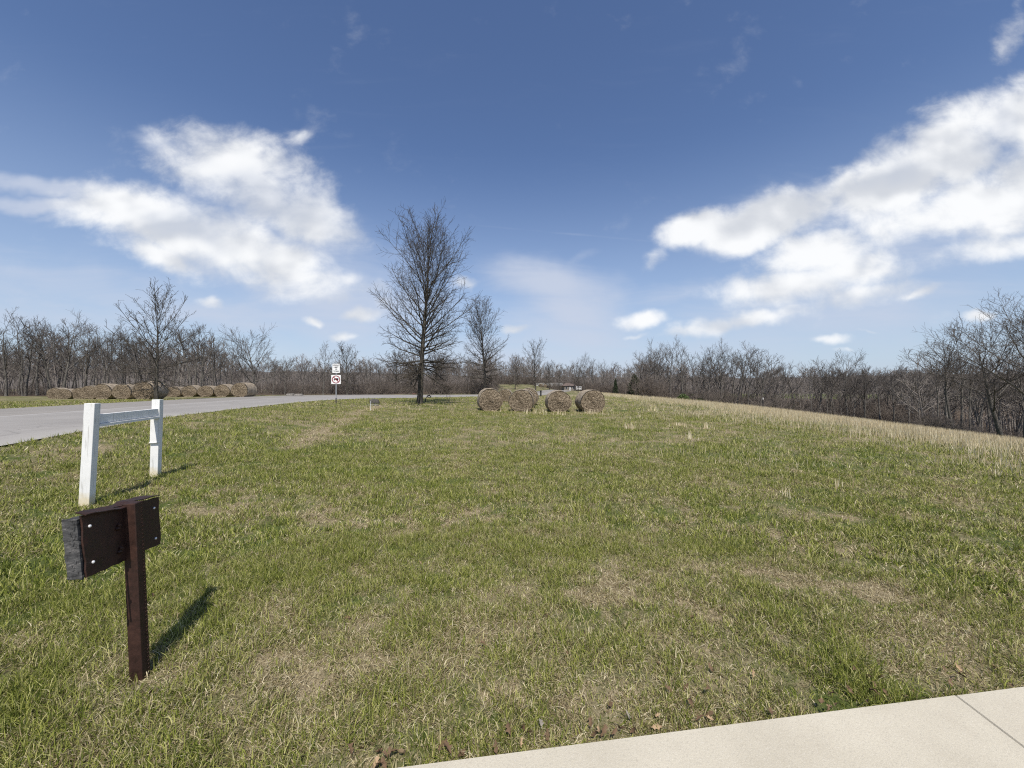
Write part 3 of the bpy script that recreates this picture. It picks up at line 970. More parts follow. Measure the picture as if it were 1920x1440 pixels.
    for i in range(120):
        v = 0.06 + 0.92 * rr.random(); s_ = 0.012 + (th_ - 0.014) * rr.random()
        p = A.lerp(B, v) - n2 * s_ - along * 0.003
        L = rr.uniform(0.004, 0.016)
        fb.box(p, (rr.uniform(0.004, 0.012), L, rr.uniform(0.004, 0.02)), Matrix.Rotation(rr.uniform(-0.3, 0.3), 3, 'X'))
    fb.build('split_end', M['grey'], timber)
    for (px, py, d) in ((172, 987, 1.91), (176, 1054, 1.91), (284, 948, 2.38), (291, 1006, 2.38)):
        u = (d - 1.87) / 0.56
        v = {987: 0.2, 1054: 0.79, 948: 0.2, 1006: 0.84}[py]
        p = A.lerp(D, u).lerp(B.lerp(C, u), v) + n2 * 0.004
        s_ = MB()
        s_.tube([p, p + n2 * 0.004, p + n2 * 0.007, p + n2 * 0.0085], [0.0075, 0.0075, 0.005, 0.001], 12)
        s_.build('screw', M['screw'], root, smooth=True)
    for v0 in (0.36, 0.78):
        wd = MB()
        vs_ = [v0 + 0.035 * q for q in (-1.6, -0.8, 0, 0.8, 1.6)]
        wd.tube([A.lerp(D, 0.385 + 0.012 * math.sin(q * 60)).lerp(B.lerp(C, 0.385 + 0.012 * math.sin(q * 60)), q) + n2 * 0.009 for q in vs_], [0.006, 0.013, 0.009, 0.014, 0.005], 8)
        wd.build('weld_bead', M['rust'], root, smooth=True)


build_marker()


# ------------------------------------------------------------------ road sign
def text_mesh(name, body, size, loc, mat, parent):
    cu = bpy.data.curves.new(name, 'FONT'); cu.body = body; cu.size = size; cu.align_x = 'CENTER'; cu.align_y = 'CENTER'; cu.extrude = 0.0012; cu.offset = size * 0.03
    tmp = bpy.data.objects.new(name, cu); COL.objects.link(tmp)
    dg = bpy.context.evaluated_depsgraph_get()
    me = bpy.data.meshes.new_from_object(tmp.evaluated_get(dg))
    bpy.data.objects.remove(tmp)
    o = obj(name, me, mat, parent); me.materials.clear(); me.materials.append(mat)
    o.location = loc; o.rotation_euler = (math.radians(90), 0, 0)
    return o


def rounded_plate(mb, cx, cz, w, h, r, y0, y1):
    pts = []
    for sx, sz, a0 in ((1, 1, 0), (-1, 1, 90), (-1, -1, 180), (1, -1, 270)):
        for k in range(6):
            a = math.radians(a0 + 18 * k)
            pts.append((cx + sx * (w / 2 - r) + r * math.cos(a), cz + sz * (h / 2 - r) + r * math.sin(a)))
    n = len(pts)
    mb.add([(x, y0, z) for x, z in pts] + [(x, y1, z) for x, z in pts], [list(range(n)), list(range(2 * n - 1, n - 1, -1))] + [[i, (i + 1) % n, n + (i + 1) % n, n + i] for i in range(n)])


def build_road_sign():
    g = hit(630, 757)
    k = g.y / F
    root = empty('road_sign', g, math.radians(8))
    tag(root, 'grey post carrying a white weight limit sign above a no trucks sign', 'road sign')
    zt = lambda py: EYE + (HOR - py) * k - g.z
    po = MB(); po.box((0, 0.03, zt(745) / 2 + zt(690) / 2), (0.055, 0.03, zt(690) - zt(746)))
    pole = po.build('pole', M['galv'], root)
    fo = MB(); fo.box((0, 0.03, zt(746) / 2 - 0.05), (0.06, 0.045, zt(746) + 0.1)); fo.build('pole_foot', M['dark_metal'], root)
    # upper plate
    h1 = zt(682) - zt(699.3); c1 = (zt(682) + zt(699.3)) / 2; w1 = 0.455
    p1 = MB(); rounded_plate(p1, 0, c1, w1, h1, 0.03, -0.003, 0.003); plate = p1.build('weight_limit_plate', M['sign'], root)
    for i, (tx, s) in enumerate((('WEIGHT', 0.115), ('LIMIT', 0.125), ('10', 0.135), ('TONS', 0.125))):
        text_mesh('lettering', tx, s, (0, -0.0045, c1 + h1 * (0.33 - 0.22 * i)), M['black'], plate)
    # lower plate with the red ring
    h2 = zt(703) - zt(720); c2 = (zt(703) + zt(720)) / 2; w2 = h2
    p2 = MB(); rounded_plate(p2, 0, c2, w2, h2, 0.03, -0.003, 0.003); plate2 = p2.build('no_trucks_plate', M['sign'], root)
    rg = MB(); R0, R1 = h2 * 0.345, h2 * 0.435; n = 48; vs = []; fs = []
    for i in range(n):
        a = 2 * math.pi * i / n
        for r in (R0, R1):
            for y in (-0.0075, -0.0035): vs.append((r * math.cos(a), y, c2 + r * math.sin(a)))
    for i in range(n):
        a, b = i * 4, (i + 1) % n * 4
        fs += [[a, a + 2, b + 2, b], [a + 2, a + 3, b + 3, b + 2], [a, b, b + 1, a + 1], [a + 1, b + 1, b + 3, a + 3]]
    rg.add(vs, fs)
    rg.build('red_ring', M['red'], plate2)
    sl = MB(); q = R0 * 0.7071
    e = Vector((1, 0, 1)).normalized()
    sl.beam(Vector((-q, -0.008, c2 + q)), Vector((q, -0.008, c2 - q)), e, Vector((0, 1, 0)), h2 * 0.085, 0.003)
    sl.build('red_slash', M['red'], plate2)
    tr = MB(); s = h2

    def flat(poly):
        n = len(poly)
        tr.add([(x * s, -0.0055, c2 + z * s) for x, z in poly] + [(x * s, -0.0035, c2 + z * s) for x, z in poly], [list(range(n)), list(range(2 * n - 1, n - 1, -1))] + [[i, (i + 1) % n, n + (i + 1) % n, n + i] for i in range(n)])
    flat([(-0.07, -0.06), (0.25, -0.06), (0.25, 0.14), (-0.07, 0.14)])
    flat([(-0.25, -0.06), (-0.085, -0.06), (-0.085, 0.10), (-0.16, 0.10), (-0.19, 0.02), (-0.25, 0.0)])
    for cx in (-0.17, 0.10, 0.19):
        flat([(cx + 0.045 * math.cos(a), -0.075 + 0.045 * math.sin(a)) for a in [i * math.pi / 8 for i in range(16)]])
    tr.build('truck_symbol', M['black'], plate2)


build_road_sign()


# ------------------------------------------------------------------ round bales
def bale_mesh(seed, R, Wd, sag):
    r = np.random.default_rng(seed)
    na, nl = 56, 12
    ph = r.uniform(0, 6.28, 6)

    def prof(a, y):
        x = math.cos(a); z = math.sin(a)
        s = R * (1 + 0.020 * math.sin(3 * a + ph[0]) + 0.012 * math.sin(5 * a + ph[1]) + 0.012 * math.sin(7 * y / Wd * 3 + ph[2]) + 0.010 * math.sin(11 * a + y * 5 + ph[3]))
        X = x * s * (1 + sag * 0.45); Z = z * s * (1 - sag * 0.5)
        Z = max(Z, -R * (0.90 - sag * 0.3))
        return X, Z
    vs, fs, mi = [], [], []
    ys = [(-Wd / 2) + Wd * i / nl for i in range(nl + 1)]
    for i, y in enumerate(ys):
        e = min(i, nl - i); rd = (0.955, 0.988, 1.0)[min(e, 2)]
        for j in range(na):
            a = 2 * math.pi * j / na; X, Z = prof(a, y); n = r.normal(0, 0.006)
            vs.append((X * (rd + n), y, Z * (rd + n)))
    for i in range(nl):
        for j in range(na):
            fs.append((i * na + j, i * na + (j + 1) % na, (i + 1) * na + (j + 1) % na, (i + 1) * na + j)); mi.append(1)
    for side, base in ((-1, 0), (1, nl * na)):
        rings = 13; prev = [base + j for j in range(na)]
        for q in range(1, rings + 1):
            f = 1 - q / rings; cur = []
            for j in range(na):
                b = Vector(vs[base + j]); a = 2 * math.pi * j / na
                k = 0.010 * math.sin((q + j / na) * 2.1 + math.sin(a * 2 + ph[1])) + r.normal(0, 0.015) + 0.03 * math.sin(a * 2 + ph[0]) * f
                if q == rings: k = 0.02
                cur.append(len(vs)); vs.append((b.x * f, side * (Wd / 2 + 0.015 + k + 0.03 * (1 - f)), b.z * f + (-0.02 * R) * (1 - f)))
            for j in range(na):
                w = (prev[j], cur[j], cur[(j + 1) % na], prev[(j + 1) % na])
                fs.append(w if side > 0 else w[::-1]); mi.append(0)
            prev = cur
    me = bpy.data.meshes.new('round_bale'); me.from_pydata(vs, [], fs); me.update()
    me.materials.append(M['hay_end']); me.materials.append(M['hay_side'])
    me.polygons.foreach_set('material_index', mi); me.polygons.foreach_set('use_smooth', [True] * len(fs))
    # stray straw standing off the surface
    sv, sf = [], []
    for i in range(240):
        a = r.uniform(0, 6.283)
        if r.random() < 0.55:
            y = r.uniform(-Wd / 2, Wd / 2); X, Z = prof(a, y); p = Vector((X, y, Z)); nrm = Vector((math.cos(a), 0, math.sin(a)))
        else:
            f = math.sqrt(r.random()); s_ = -1 if r.random() < 0.7 else 1; X, Z = prof(a, s_ * Wd / 2); p = Vector((X * f, s_ * (Wd / 2 + 0.01), Z * f)); nrm = Vector((0, s_, 0))
        tv = Vector(r.normal(0, 1, 3)); tv = (tv - nrm * tv.dot(nrm)).normalized()
        d = (tv + nrm * r.uniform(0.05, 0.5)).normalized(); L = r.uniform(0.05, 0.14); w = nrm.cross(tv) * 0.005
        b = len(sv); sv += [tuple(p - w), tuple(p + w), tuple(p + d * L)]; sf.append((b, b + 1, b + 2))
    sm = bpy.data.meshes.new('loose_straw'); sm.from_pydata(sv, [], sf); sm.update(); sm.materials.append(M['straw'])
    return me, sm


BALES = [bale_mesh(20 + i, 0.70, 1.25, s) for i, s in enumerate((0.02, 0.05, 0.10, 0.16))]


def bale(px, py, d, Wpx, rz, var, label, group, hs=None):
    """centre column, base row, distance, width in pixels of the round end."""
    x = (px - 960) / F * d
    R = 0.96 * Wpx / F * d / 2
    s = R / 0.70
    hs = hs or s
    z = tz(x, d) + 0.70 * 0.9 * hs - 0.05
    o = bpy.data.objects.new('round_bale', BALES[var][0]); COL.objects.link(o)
    o.location = (x, d, z); o.rotation_euler = (0, 0, math.radians(rz)); o.scale = (s, s, hs)
    c = bpy.data.objects.new('loose_straw', BALES[var][1]); COL.objects.link(c); c.parent = o; c['kind'] = 'stuff'
    tag(o, label, 'hay bale', group)


GB = 'round hay bales on the field'
bale(918, 763, 22.5, 47, 10, 0, 'dark round hay bale nearest the big bare oak, alone at its row end', GB)
bale(948, 752, 31.5, 27, -6, 1, 'small looking round hay bale half hidden behind two front bales', GB)
bale(978, 764, 22.0, 47, -4, 1, 'round hay bale with pale swirl at its core, first of a file of three', GB)
bale(985, 760, 24.6, 40, -3, 2, 'round hay bale directly behind the pale cored bale', GB)
bale(992, 757, 27.4, 36, -3, 0, 'round hay bale at the back of the file of three, dark edge showing', GB)
bale(1046, 766, 21.8, 46, 2, 2, 'round hay bale with shaggy straw face, standing alone between two gaps', GB)
bale(1106, 767, 21.6, 48, 6, 1, 'round hay bale at the open field end of the front row', GB)
GL = 'round hay bales lined up before the wood'
for (px, d, w, rz, v, lab) in (
    (112, 37.5, 25, 24, 2, 'sagging brown round bale at the far road-left end of the line'),
    (128, 37.0, 26, 26, 3, 'round bale overlapping the end bale of the line before the wood'),
    (157, 37.4, 25, 24, 2, 'small round bale tucked behind its larger neighbour, third from the outer end'),
    (177, 37.0, 30, 22, 1, 'pale topped round bale with ribbed wrap, fourth from the outer end'),
    (205, 36.6, 34, 18, 0, 'round bale with clear concentric rings on its end, before the wood'),
    (241, 36.4, 34, 18, 1, 'round bale with bright ragged straw hanging from its end'),
    (283, 35.6, 40, 16, 0, 'largest round bale of the line, behind the young tree trunk'),
    (332, 46.0, 26, 20, 3, 'low flattened round bale just past the young tree by the road'),
    (362, 46.5, 26, 20, 2, 'grey sagging round bale second past the young tree'),
    (393, 46.5, 28, 18, 3, 'yellowish round bale, middle of the five bales past the young tree'),
    (424, 46.5, 28, 16, 2, 'brown round bale beside the last bale of the line'),
    (458, 45.5, 32, 14, 1, 'last round bale of the line, black shaded end, nearest the flat boulder'),
): bale(px, 748, d, w, rz - 12, v, lab, GL, hs=w / F * d / 2 / 0.70 * (0.84 if v == 3 else 0.92))
for (px, d, lab) in ((1014, 108, 'tiny far round bale seen through the gap, nearest the white fence'), (1022, 110, 'tiny far round bale seen through the gap, beside its twin')):
    bale(px, 731, d, 7, 0, 0, lab, 'far round bales near the white fence')


# ------------------------------------------------------------------ bare trees
def tubes(P, R, k):
    B, n, _ = P.shape
    T = np.gradient(P, axis=1); T /= np.linalg.norm(T, axis=2, keepdims=True) + 1e-9
    ref = np.where(np.abs(T[..., 2:3]) < 0.9, np.array([0, 0, 1.0]), np.array([1.0, 0, 0]))
    U = np.cross(T, ref); U /= np.linalg.norm(U, axis=2, keepdims=True) + 1e-9
    Wv = np.cross(T, U)
    a = 2 * np.pi * np.arange(k) / k
    V = P[:, :, None, :] + R[:, :, None, None] * (np.cos(a)[:, None] * U[:, :, None, :] + np.sin(a)[:, None] * Wv[:, :, None, :])
    V = V.reshape(-1, 3)
    b, i, j = np.meshgrid(np.arange(B), np.arange(n - 1), np.arange(k), indexing='ij')
    base = b * n * k; j2 = (j + 1) % k
    Q = np.stack([base + i * k + j, base + i * k + j2, base + (i + 1) * k + j2, base + (i + 1) * k + j], -1).reshape(-1, 4)
    return V, Q


def cat(parts):
    vs, qs, b = [], [], 0
    for V, Q in parts: vs.append(V); qs.append(Q + b); b += len(V)
    return np.concatenate(vs), np.concatenate(qs)


def norm(v): return v / (np.linalg.norm(v, axis=-1, keepdims=True) + 1e-9)


def grow(r, start, d0, L, r0, r1, n, trop, jit):
    """Branches as polylines: start (B,3), direction, length (B,), radii, upward pull, waviness."""
    B = len(start); P = np.zeros((B, n, 3)); P[:, 0] = start; d = norm(d0)
    st = (L / (n - 1))[:, None]
    for i in range(1, n):
        tr = trop if np.isscalar(trop) else trop[:, None]
        d = norm(d + np.array([0, 0, 1.0]) * tr / (n - 1) + r.normal(0, jit, (B, 3)))
        P[:, i] = P[:, i - 1] + d * st
    f = np.linspace(0, 1, n)
    R = r0[:, None] * (1 - f) + r1 * f
    return P, R


def spawn(r, P, R, m, t0, t1, ang, angj, Lf, n, trop, jit, rr, rmin, bias=1.0):
    """m children on each parent between t0 and t1."""
    B, np_, _ = P.shape
    idx = np.repeat(np.arange(B), m)
    t = t0 + (t1 - t0) * ((np.tile(np.arange(m), B) + r.random(B * m)) / m) ** bias
    g = t * (np_ - 1); i = np.minimum(g.astype(int), np_ - 2); f = (g - i)[:, None]
    a, b = P[idx, i], P[idx, i + 1]
    pos = a * (1 - f) + b * f; tan = norm(b - a)
    rad = R[idx, i] * (1 - f[:, 0]) + R[idx, i + 1] * f[:, 0]
    az = np.tile(np.arange(m), B) * 2.4 + np.repeat(r.uniform(0, 6.28, B), m) + r.normal(0, 0.4, B * m)
    ref = np.where(np.abs(tan[:, 2:3]) < 0.9, np.array([0, 0, 1.0]), np.array([1.0, 0, 0]))
    u = norm(np.cross(tan, ref)); w = np.cross(tan, u)
    an = np.radians(ang + r.normal(0, angj, B * m))[:, None] if np.isscalar(ang) else np.radians(ang(t) + r.normal(0, angj, B * m))[:, None]
    per = np.cos(az)[:, None] * u + np.sin(az)[:, None] * w
    d = np.cos(an) * tan + np.sin(an) * per
    pl = np.linalg.norm(np.diff(P, axis=1), axis=2).sum(1)[idx]
    L = Lf(t, pl) * r.uniform(0.7, 1.25, B * m)
    r0 = np.maximum(rad * rr, rmin)
    tp = trop(t) if callable(trop) else trop
    return grow(r, pos, d, L, r0, rmin, n, tp, jit)


def pin_oak(seed, H=13.0, tr=0.21, dense=1.0, tw=0.008, spread=1.0, low=0.13):
    """Straight leader, drooping low limbs, level middle, ascending top."""
    r = np.random.default_rng(seed)
    P, R = grow(r, np.zeros((1, 3)), np.array([[0.01, 0, 1.0]]), np.array([H * 0.82]), np.array([tr]), 0.012, 16, 0.3, 0.018)
    f = np.linspace(0, 1, 16); R[0] = tr * (1 - f) ** 0.85 + 0.012; R[0, 0] = tr * 1.3
    base = [(P, R)]
    ang = lambda t: np.interp(t, [low, low + 0.07, 0.38, 0.52, 0.75, 1.0], [104, 90, 72, 56, 38, 18])
    Lf = lambda t, pl: H * spread * np.interp(t, [low, low + 0.06, 0.38, 0.55, 0.75, 0.9, 1.0], [0.17, 0.23, 0.29, 0.34, 0.33, 0.28, 0.21])
    tp = lambda t: np.interp(t, [low, low + 0.08, 0.42, 0.7, 1], [-0.35, 0.05, 0.40, 0.55, 0.3])
    P1, R1 = spawn(r, P, R, int(72 * dense), low, 0.99, ang, 7, Lf, 8, tp, 0.06, 0.40, tw * 1.3, 1.25)
    l2 = lambda t, pl: np.minimum(pl * (0.46 - 0.26 * t), H * 0.10)
    P2, R2 = spawn(r, P1, R1, int(14 * dense), 0.12, 0.98, 36, 12, l2, 5, 0.30, 0.10, 0.5, tw)
    P3, R3 = spawn(r, P2, R2, int(6 * dense), 0.2, 1.0, 42, 14, lambda t, pl: pl * (0.55 - 0.2 * t), 3, 0.05, 0.15, 0.6, tw * 0.75)
    trunk = cat([tubes(P, R, 12), tubes(P1, R1, 5)])
    crown = cat([tubes(P2, R2, 3), tubes(P3, R3, 3)])
    return trunk, crown


def forest_tree(seed, H=11.0, fork=0.38, spread=0.5, tw=0.0125, lean=0.0, n1=10, n2=8, n3=5, n4=0, tr=0.16, updraw=0.45):
    r = np.random.default_rng(seed)
    d0 = np.array([[math.sin(lean), 0, math.cos(lean)]])
    P, R = grow(r, np.zeros((1, 3)), d0, np.array([H * 0.80]), np.array([tr]), 0.03, 10, 0.15, 0.045)
    R[0, 0] *= 1.2
    L1 = lambda t, pl: H * spread * (1.12 - 0.62 * t)
    P1, R1 = spawn(r, P, R, n1, fork, 0.99, 46, 11, L1, 9, updraw, 0.075, 0.60, tw * 1.5)
    P2, R2 = spawn(r, P1, R1, n2, 0.25, 1.0, 34, 11, lambda t, pl: pl * (0.55 - 0.25 * t), 6, 0.30, 0.09, 0.55, tw)
    P3, R3 = spawn(r, P2, R2, n3, 0.25, 1.0, 34, 13, lambda t, pl: pl * (0.60 - 0.2 * t), 4, 0.2, 0.11, 0.6, tw * 0.75)
    cr = [tubes(P2, R2, 3), tubes(P3, R3, 3)]
    if n4:
        P4, R4 = spawn(r, P3, R3, n4, 0.25, 1.0, 36, 15, lambda t, pl: pl * 0.5, 3, 0.1, 0.12, 0.7, tw * 0.6)
        cr.append(tubes(P4, R4, 3))
    return cat([tubes(P, R, 9), tubes(P1, R1, 5)]), cat(cr)


def meshes(tc, bark, twig):
    (tv, tq), (cv, cq) = tc
    a = fast_mesh('trunk', tv, tq, 4, True); a.materials.append(bark)
    b = fast_mesh('crown', cv, cq, 4, False); b.materials.append(twig)
    return a, b, float(max(cv[:, 2].max(), tv[:, 2].max()))


def plant(name, ms, loc, height, rz, label, cat_='tree', group=None, wide=1.0):
    root = empty(name, loc, rz)
    s = height / ms[2]
    root.scale = (s * wide, s * wide, s)
    for nm, me in (('trunk', ms[0]), ('crown', ms[1])):
        c = bpy.data.objects.new(nm, me); COL.objects.link(c); c.parent = root
    return tag(root, label, cat_, group)


OB, OT, WB, WT = M['oak_bark'], M['oak_twig'], M['wood_bark'], M['wood_twig']
BIG = meshes(pin_oak(3, 13.2, 0.20, 1.0, 0.0085, 1.0, 0.20), OB, OT)
OAK2 = meshes(pin_oak(14, 13.0, 0.20, 0.85, 0.012, 0.95, 0.17), OB, OT)
OAK3 = meshes(pin_oak(25, 10.0, 0.15, 0.60, 0.012, 1.15, 0.22), OB, OT)
OAK4 = meshes(pin_oak(36, 10.0, 0.15, 0.60, 0.016, 1.15, 0.20), OB, OT)


def photo_tree(name, ms, px, py_base, py_top, rz, label, group=None, wide=1.0, d=None, cat_='tree'):
    g = hit(px, py_base) if d is None else ground_at(px, d)
    h = (EYE + (HOR - py_top) / F * g.y - g.z) * ((1.10 if px < 600 else 1.07) if name == 'bare_tree' else 1.0)
    return plant(name, ms, g - Vector((0, 0, 0.05)), h, rz, label, cat_, group, wide)


GO = 'bare oaks planted along the road'
photo_tree('bare_oak', BIG, 787, 757, 380, 0.4, 'tallest bare oak, full pyramid crown, standing on the lawn near the road', GO)
photo_tree('bare_oak', OAK2, 909, 733, 548, 1.2, 'second tallest bare oak, upright crown, behind the leftmost front bale', GO, d=62)
photo_tree('bare_oak', OAK3, 293, 749, 520, 2.2, 'young open crowned oak whose trunk crosses the line of bales', GO, d=34)
photo_tree('bare_oak', OAK4, 651, 741, 640, 0.3, 'wide low oak just past the two white road signs', GO, d=58, wide=1.15)
photo_tree('bare_oak', OAK4, 818, 741, 655, 1.9, 'small dark oak beyond the road, right behind the tallest oak', GO, d=66, wide=1.3)
photo_tree('bare_oak', OAK4, 742, 738, 650, 3.0, 'spreading oak against the wood, showing through the tallest oak', GO, d=74, wide=1.35)
photo_tree('bare_oak', OAK3, 966, 729, 660, 0.9, 'slim far oak between the second tallest oak and the cone shaped one', GO, d=85)
photo_tree('bare_oak', OAK3, 1004, 733, 630, 2.9, 'cone shaped far oak rising behind the file of three bales', GO, d=72)
photo_tree('bare_oak', OAK4, 1030, 731, 675, 1.1, 'small far oak beside the white fence, past the cone shaped oak', GO, d=90)
photo_tree('bare_oak', OAK3, 1050, 730, 688, 2.0, 'narrow far tree in front of the brown roofed house', GO, d=105)
photo_tree('bare_oak', OAK3, 1084, 733, 690, 0.2, 'thin tree by the road bend, between the two single front bales', GO, d=80)

FT = [meshes(forest_tree(101, 11, 0.42, 0.46), WB, WT), meshes(forest_tree(102, 12, 0.50, 0.36, n1=8), WB, WT), meshes(forest_tree(103, 11, 0.36, 0.52, n1=10), WB, WT),
      meshes(forest_tree(104, 12, 0.55, 0.34, lean=0.08, n1=8), WB, WT), meshes(forest_tree(105, 10, 0.34, 0.50, lean=-0.10, n1=10, updraw=0.3), WB, WT), meshes(forest_tree(106, 12, 0.45, 0.40, n1=9, updraw=0.6), WB, WT),
      meshes(forest_tree(107, 12, 0.30, 0.50, n1=12, n2=8, n3=7, updraw=0.55, tr=0.2), WB, WT)]

POLES = [meshes(forest_tree(170 + i, 12, 0.52, 0.26, 0.012, (i - 1.5) * 0.04, n1=8, n2=6, n3=4, tr=0.12, updraw=0.7), WB, WT) for i in range(4)]
GW = 'bare trees along the wood behind the bales'
LEFT = [  # px, top row, distance, kind, label
    (12, 588, 50, 2, 'tall dark forked tree at the outer end of the wood behind the bales'),
    (48, 600, 51, 0, 'tall bare tree second from the outer end of the wood'),
    (92, 622, 53, 1, 'slender bare tree above the end bale of the line'),
    (118, 604, 49, 4, 'thick low forked tree standing behind the sagging end bales'),
    (160, 596, 54, 6, 'round topped pale crowned tree behind the small tucked bale'),
    (196, 618, 52, 3, 'narrow tree behind the pale topped bale'),
    (232, 612, 53, 5, 'upright tree behind the bale with hanging straw'),
    (262, 640, 50, 0, 'shorter tree just before the young open oak'),
    (336, 630, 55, 1, 'thin tree showing just past the young open oak'),
    (376, 612, 51, 2, 'broad bare tree behind the grey sagging bale'),
    (408, 640, 55, 3, 'low narrow tree behind the yellowish bale'),
    (432, 644, 55, 5, 'low twiggy tree between the last bale and the fan crowned tree'),
    (512, 668, 60, 3, 'slim tree at the shoulder of the fan crowned tree'),
    (534, 672, 58, 0, 'short dark forked tree above the flat grey boulder'),
    (566, 674, 60, 1, 'short slim tree between the boulder and the road signs'),
    (606, 640, 60, 5, 'small round headed tree on a bare straight trunk beside the road signs'),
    (690, 672, 66, 4, 'low leaning tree past the wide low oak'),
    (716, 676, 68, 3, 'low slim tree close before the tallest oak'),
    (862, 672, 76, 0, 'low tree in the gap between the two tallest oaks'),
]
for i, (px, top, d, k, lab) in enumerate(LEFT):
    photo_tree('bare_tree', FT[k], px, 745, top, (i * 1.7) % 6.28, lab, GW, d=d)
FAN = meshes(forest_tree(140, 11, 0.22, 0.62, 0.015, n1=14, n2=9, n3=7, updraw=0.5, tr=0.22), WB, WT)
photo_tree('bare_tree', FAN, 476, 744, 612, 0.8, 'wide fan crowned tree standing out behind the last bale', GW, d=50, wide=1.05)

GR = 'bare trees along the wood beyond the brow'
RIGHT = [
    (1078, 672, 128, 2, 'bushy multi stemmed tree at the start of the far clump by the bend'),
    (1095, 662, 128, 6, 'tallest tree of the far clump above the end bale'),
    (1112, 668, 130, 6, 'rounded tree in the middle of the far clump'),
    (1130, 676, 132, 2, 'last low tree of the far clump before the gap'),
    (1152, 680, 138, 1, 'thin distant tree past the far clump'), (1172, 684, 136, 3, 'thin distant tree next to the dark cedar'),
    (1214, 656, 88, 0, 'outer short tree of the tall grove beside the dark cedar'),
    (1236, 637, 86, 6, 'tallest twin tree at the near end of the grove past the cedar'),
    (1256, 634, 84, 2, 'broad tall tree next to the twin at the near end of the grove'),
    (1281, 640, 86, 5, 'upright tree above the round green bush'),
    (1304, 664, 84, 1, 'short slim tree in the dip of the grove'),
    (1326, 652, 84, 0, 'tree with a kinked trunk before the domed tree of the grove'),
    (1356, 636, 82, 6, 'domed wide crowned tree crowning the middle of the grove'),
    (1380, 644, 84, 3, 'narrow tree leaning on the domed tree of the grove'),
    (1402, 656, 80, 2, 'dense twiggy tree at the falling shoulder of the grove'),
    (1424, 664, 80, 4, 'leaning low tree ending the grove'),
    (1466, 676, 84, 5, 'pale open tree after the grove, above the stake in the tall grass'),
    (1490, 680, 84, 1, 'slim pale tree beside the pale open tree'),
    (1536, 672, 76, 4, 'leaning tree that starts the second grove'),
    (1556, 668, 75, 2, 'spreading tree second in the second grove'),
    (1588, 660, 74, 0, 'tallest tree of the second grove with a clear trunk'),
    (1622, 676, 72, 6, 'bushy tree in the second grove past its tallest tree'),
    (1650, 684, 70, 3, 'thin tree in the second grove beside the bushy one'),
    (1676, 682, 68, 5, 'forked tree near the low end of the second grove'),
    (1704, 692, 64, 1, 'low tree at the notch where the sky reaches lowest'),
    (1730, 694, 58, 4, 'crooked low tree before the nearest wood edge'),
]
for i, (px, top, d, k, lab) in enumerate(RIGHT):
    photo_tree('bare_tree', FT[k], px, 770, top, (i * 2.3 + 0.5) % 6.28, lab, GR, d=d)
LEAN = meshes(forest_tree(151, 11, 0.34, 0.58, 0.010, lean=-0.42, n1=12, n2=9, n3=7, n4=2, updraw=0.12, tr=0.19), WB, WT)
TALLR = meshes(forest_tree(152, 12, 0.34, 0.56, 0.010, lean=-0.10, n1=13, n2=9, n3=7, n4=2, updraw=0.2, tr=0.22), WB, WT)
SLIMR = meshes(forest_tree(153, 10, 0.40, 0.42, 0.011, lean=0.03, n1=11, n2=8, n3=6, n4=2, updraw=0.25, tr=0.11), WB, WT)
photo_tree('bare_tree', SLIMR, 1773, 800, 622, 0.3, 'slim straight tree at the tip of the nearest wood edge', GR, d=41)
photo_tree('bare_tree', LEAN, 1885, 800, 606, 0.0, 'tree leaning far out over the field at the nearest wood edge', GR, d=35)
photo_tree('bare_tree', TALLR, 1925, 800, 545, 0.4, 'tallest tree of the nearest wood edge, cut by the picture edge', GR, d=31)
photo_tree('bare_tree', LEAN, 1990, 800, 570, 0.9, 'second leaning tree mostly outside the picture edge', GR, d=30)
photo_tree('bare_tree', SLIMR, 1840, 800, 660, 2.0, 'dark slim tree inside the nearest wood, under the leaning tree', GR, d=44)


# trunks crowded inside the woods, nothing tells them apart
def fill_trees(specs, label, group):
    r = random.Random(77)
    for (x0, x1, d0, d1, n, t0, t1) in specs:
        for i in range(n):
            px = x0 + (x1 - x0) * (i + r.random()) / n; d = r.uniform(d0, d1); top = r.uniform(t0, t1)
            photo_tree('bare_tree', POLES[r.randrange(4)] if r.random() < 0.7 else FT[r.randrange(6)], px, 0, top, r.uniform(0, 6.28), label, group, d=d)


fill_trees([(-60, 430, 50, 66, 60, 600, 675), (430, 900, 66, 82, 40, 676, 704)], 'slender bare tree crowded among others in the wood behind the bales', 'crowded trees inside the wood behind the bales')
fill_trees([(1190, 1460, 86, 100, 26, 655, 690), (1520, 1740, 72, 90, 22, 684, 704), (1740, 2040, 40, 60, 22, 640, 700)], 'slender bare tree crowded among others in the wood beyond the brow', 'crowded trees inside the wood beyond the brow')


# far wood and brush, masses nobody could count
def mass(name, specs, proto, mat, label, cat_, seed, keepz=True):
    r = np.random.default_rng(seed); parts = []
    for (px0, px1, d0, d1, n, h0, h1) in specs:
        for i in range(n):
            px = px0 + (px1 - px0) * r.random(); d = r.uniform(d0, d1)
            g = ground_at(px, d); h = r.uniform(h0, h1)
            V, Q = proto[r.integers(len(proto))]
            a = r.uniform(0, 6.28); s = h
            c, s_ = math.cos(a) * s * r.uniform(0.8, 1.3), math.sin(a) * s
            X = V[:, 0] * c - V[:, 1] * s_ + g.x; Y = V[:, 0] * s_ + V[:, 1] * c + g.y; Z = V[:, 2] * s + g.z - 0.1
            parts.append((np.stack([X, Y, Z], -1), Q))
    V, Q = cat(parts)
    me = fast_mesh(name, V, Q, 4, False)
    return tag(obj(name, me, mat), label, cat_, kind='stuff')


def unit(tc):
    V, Q = cat([tc[0], tc[1]]); h = V[:, 2].max(); return V / h, Q


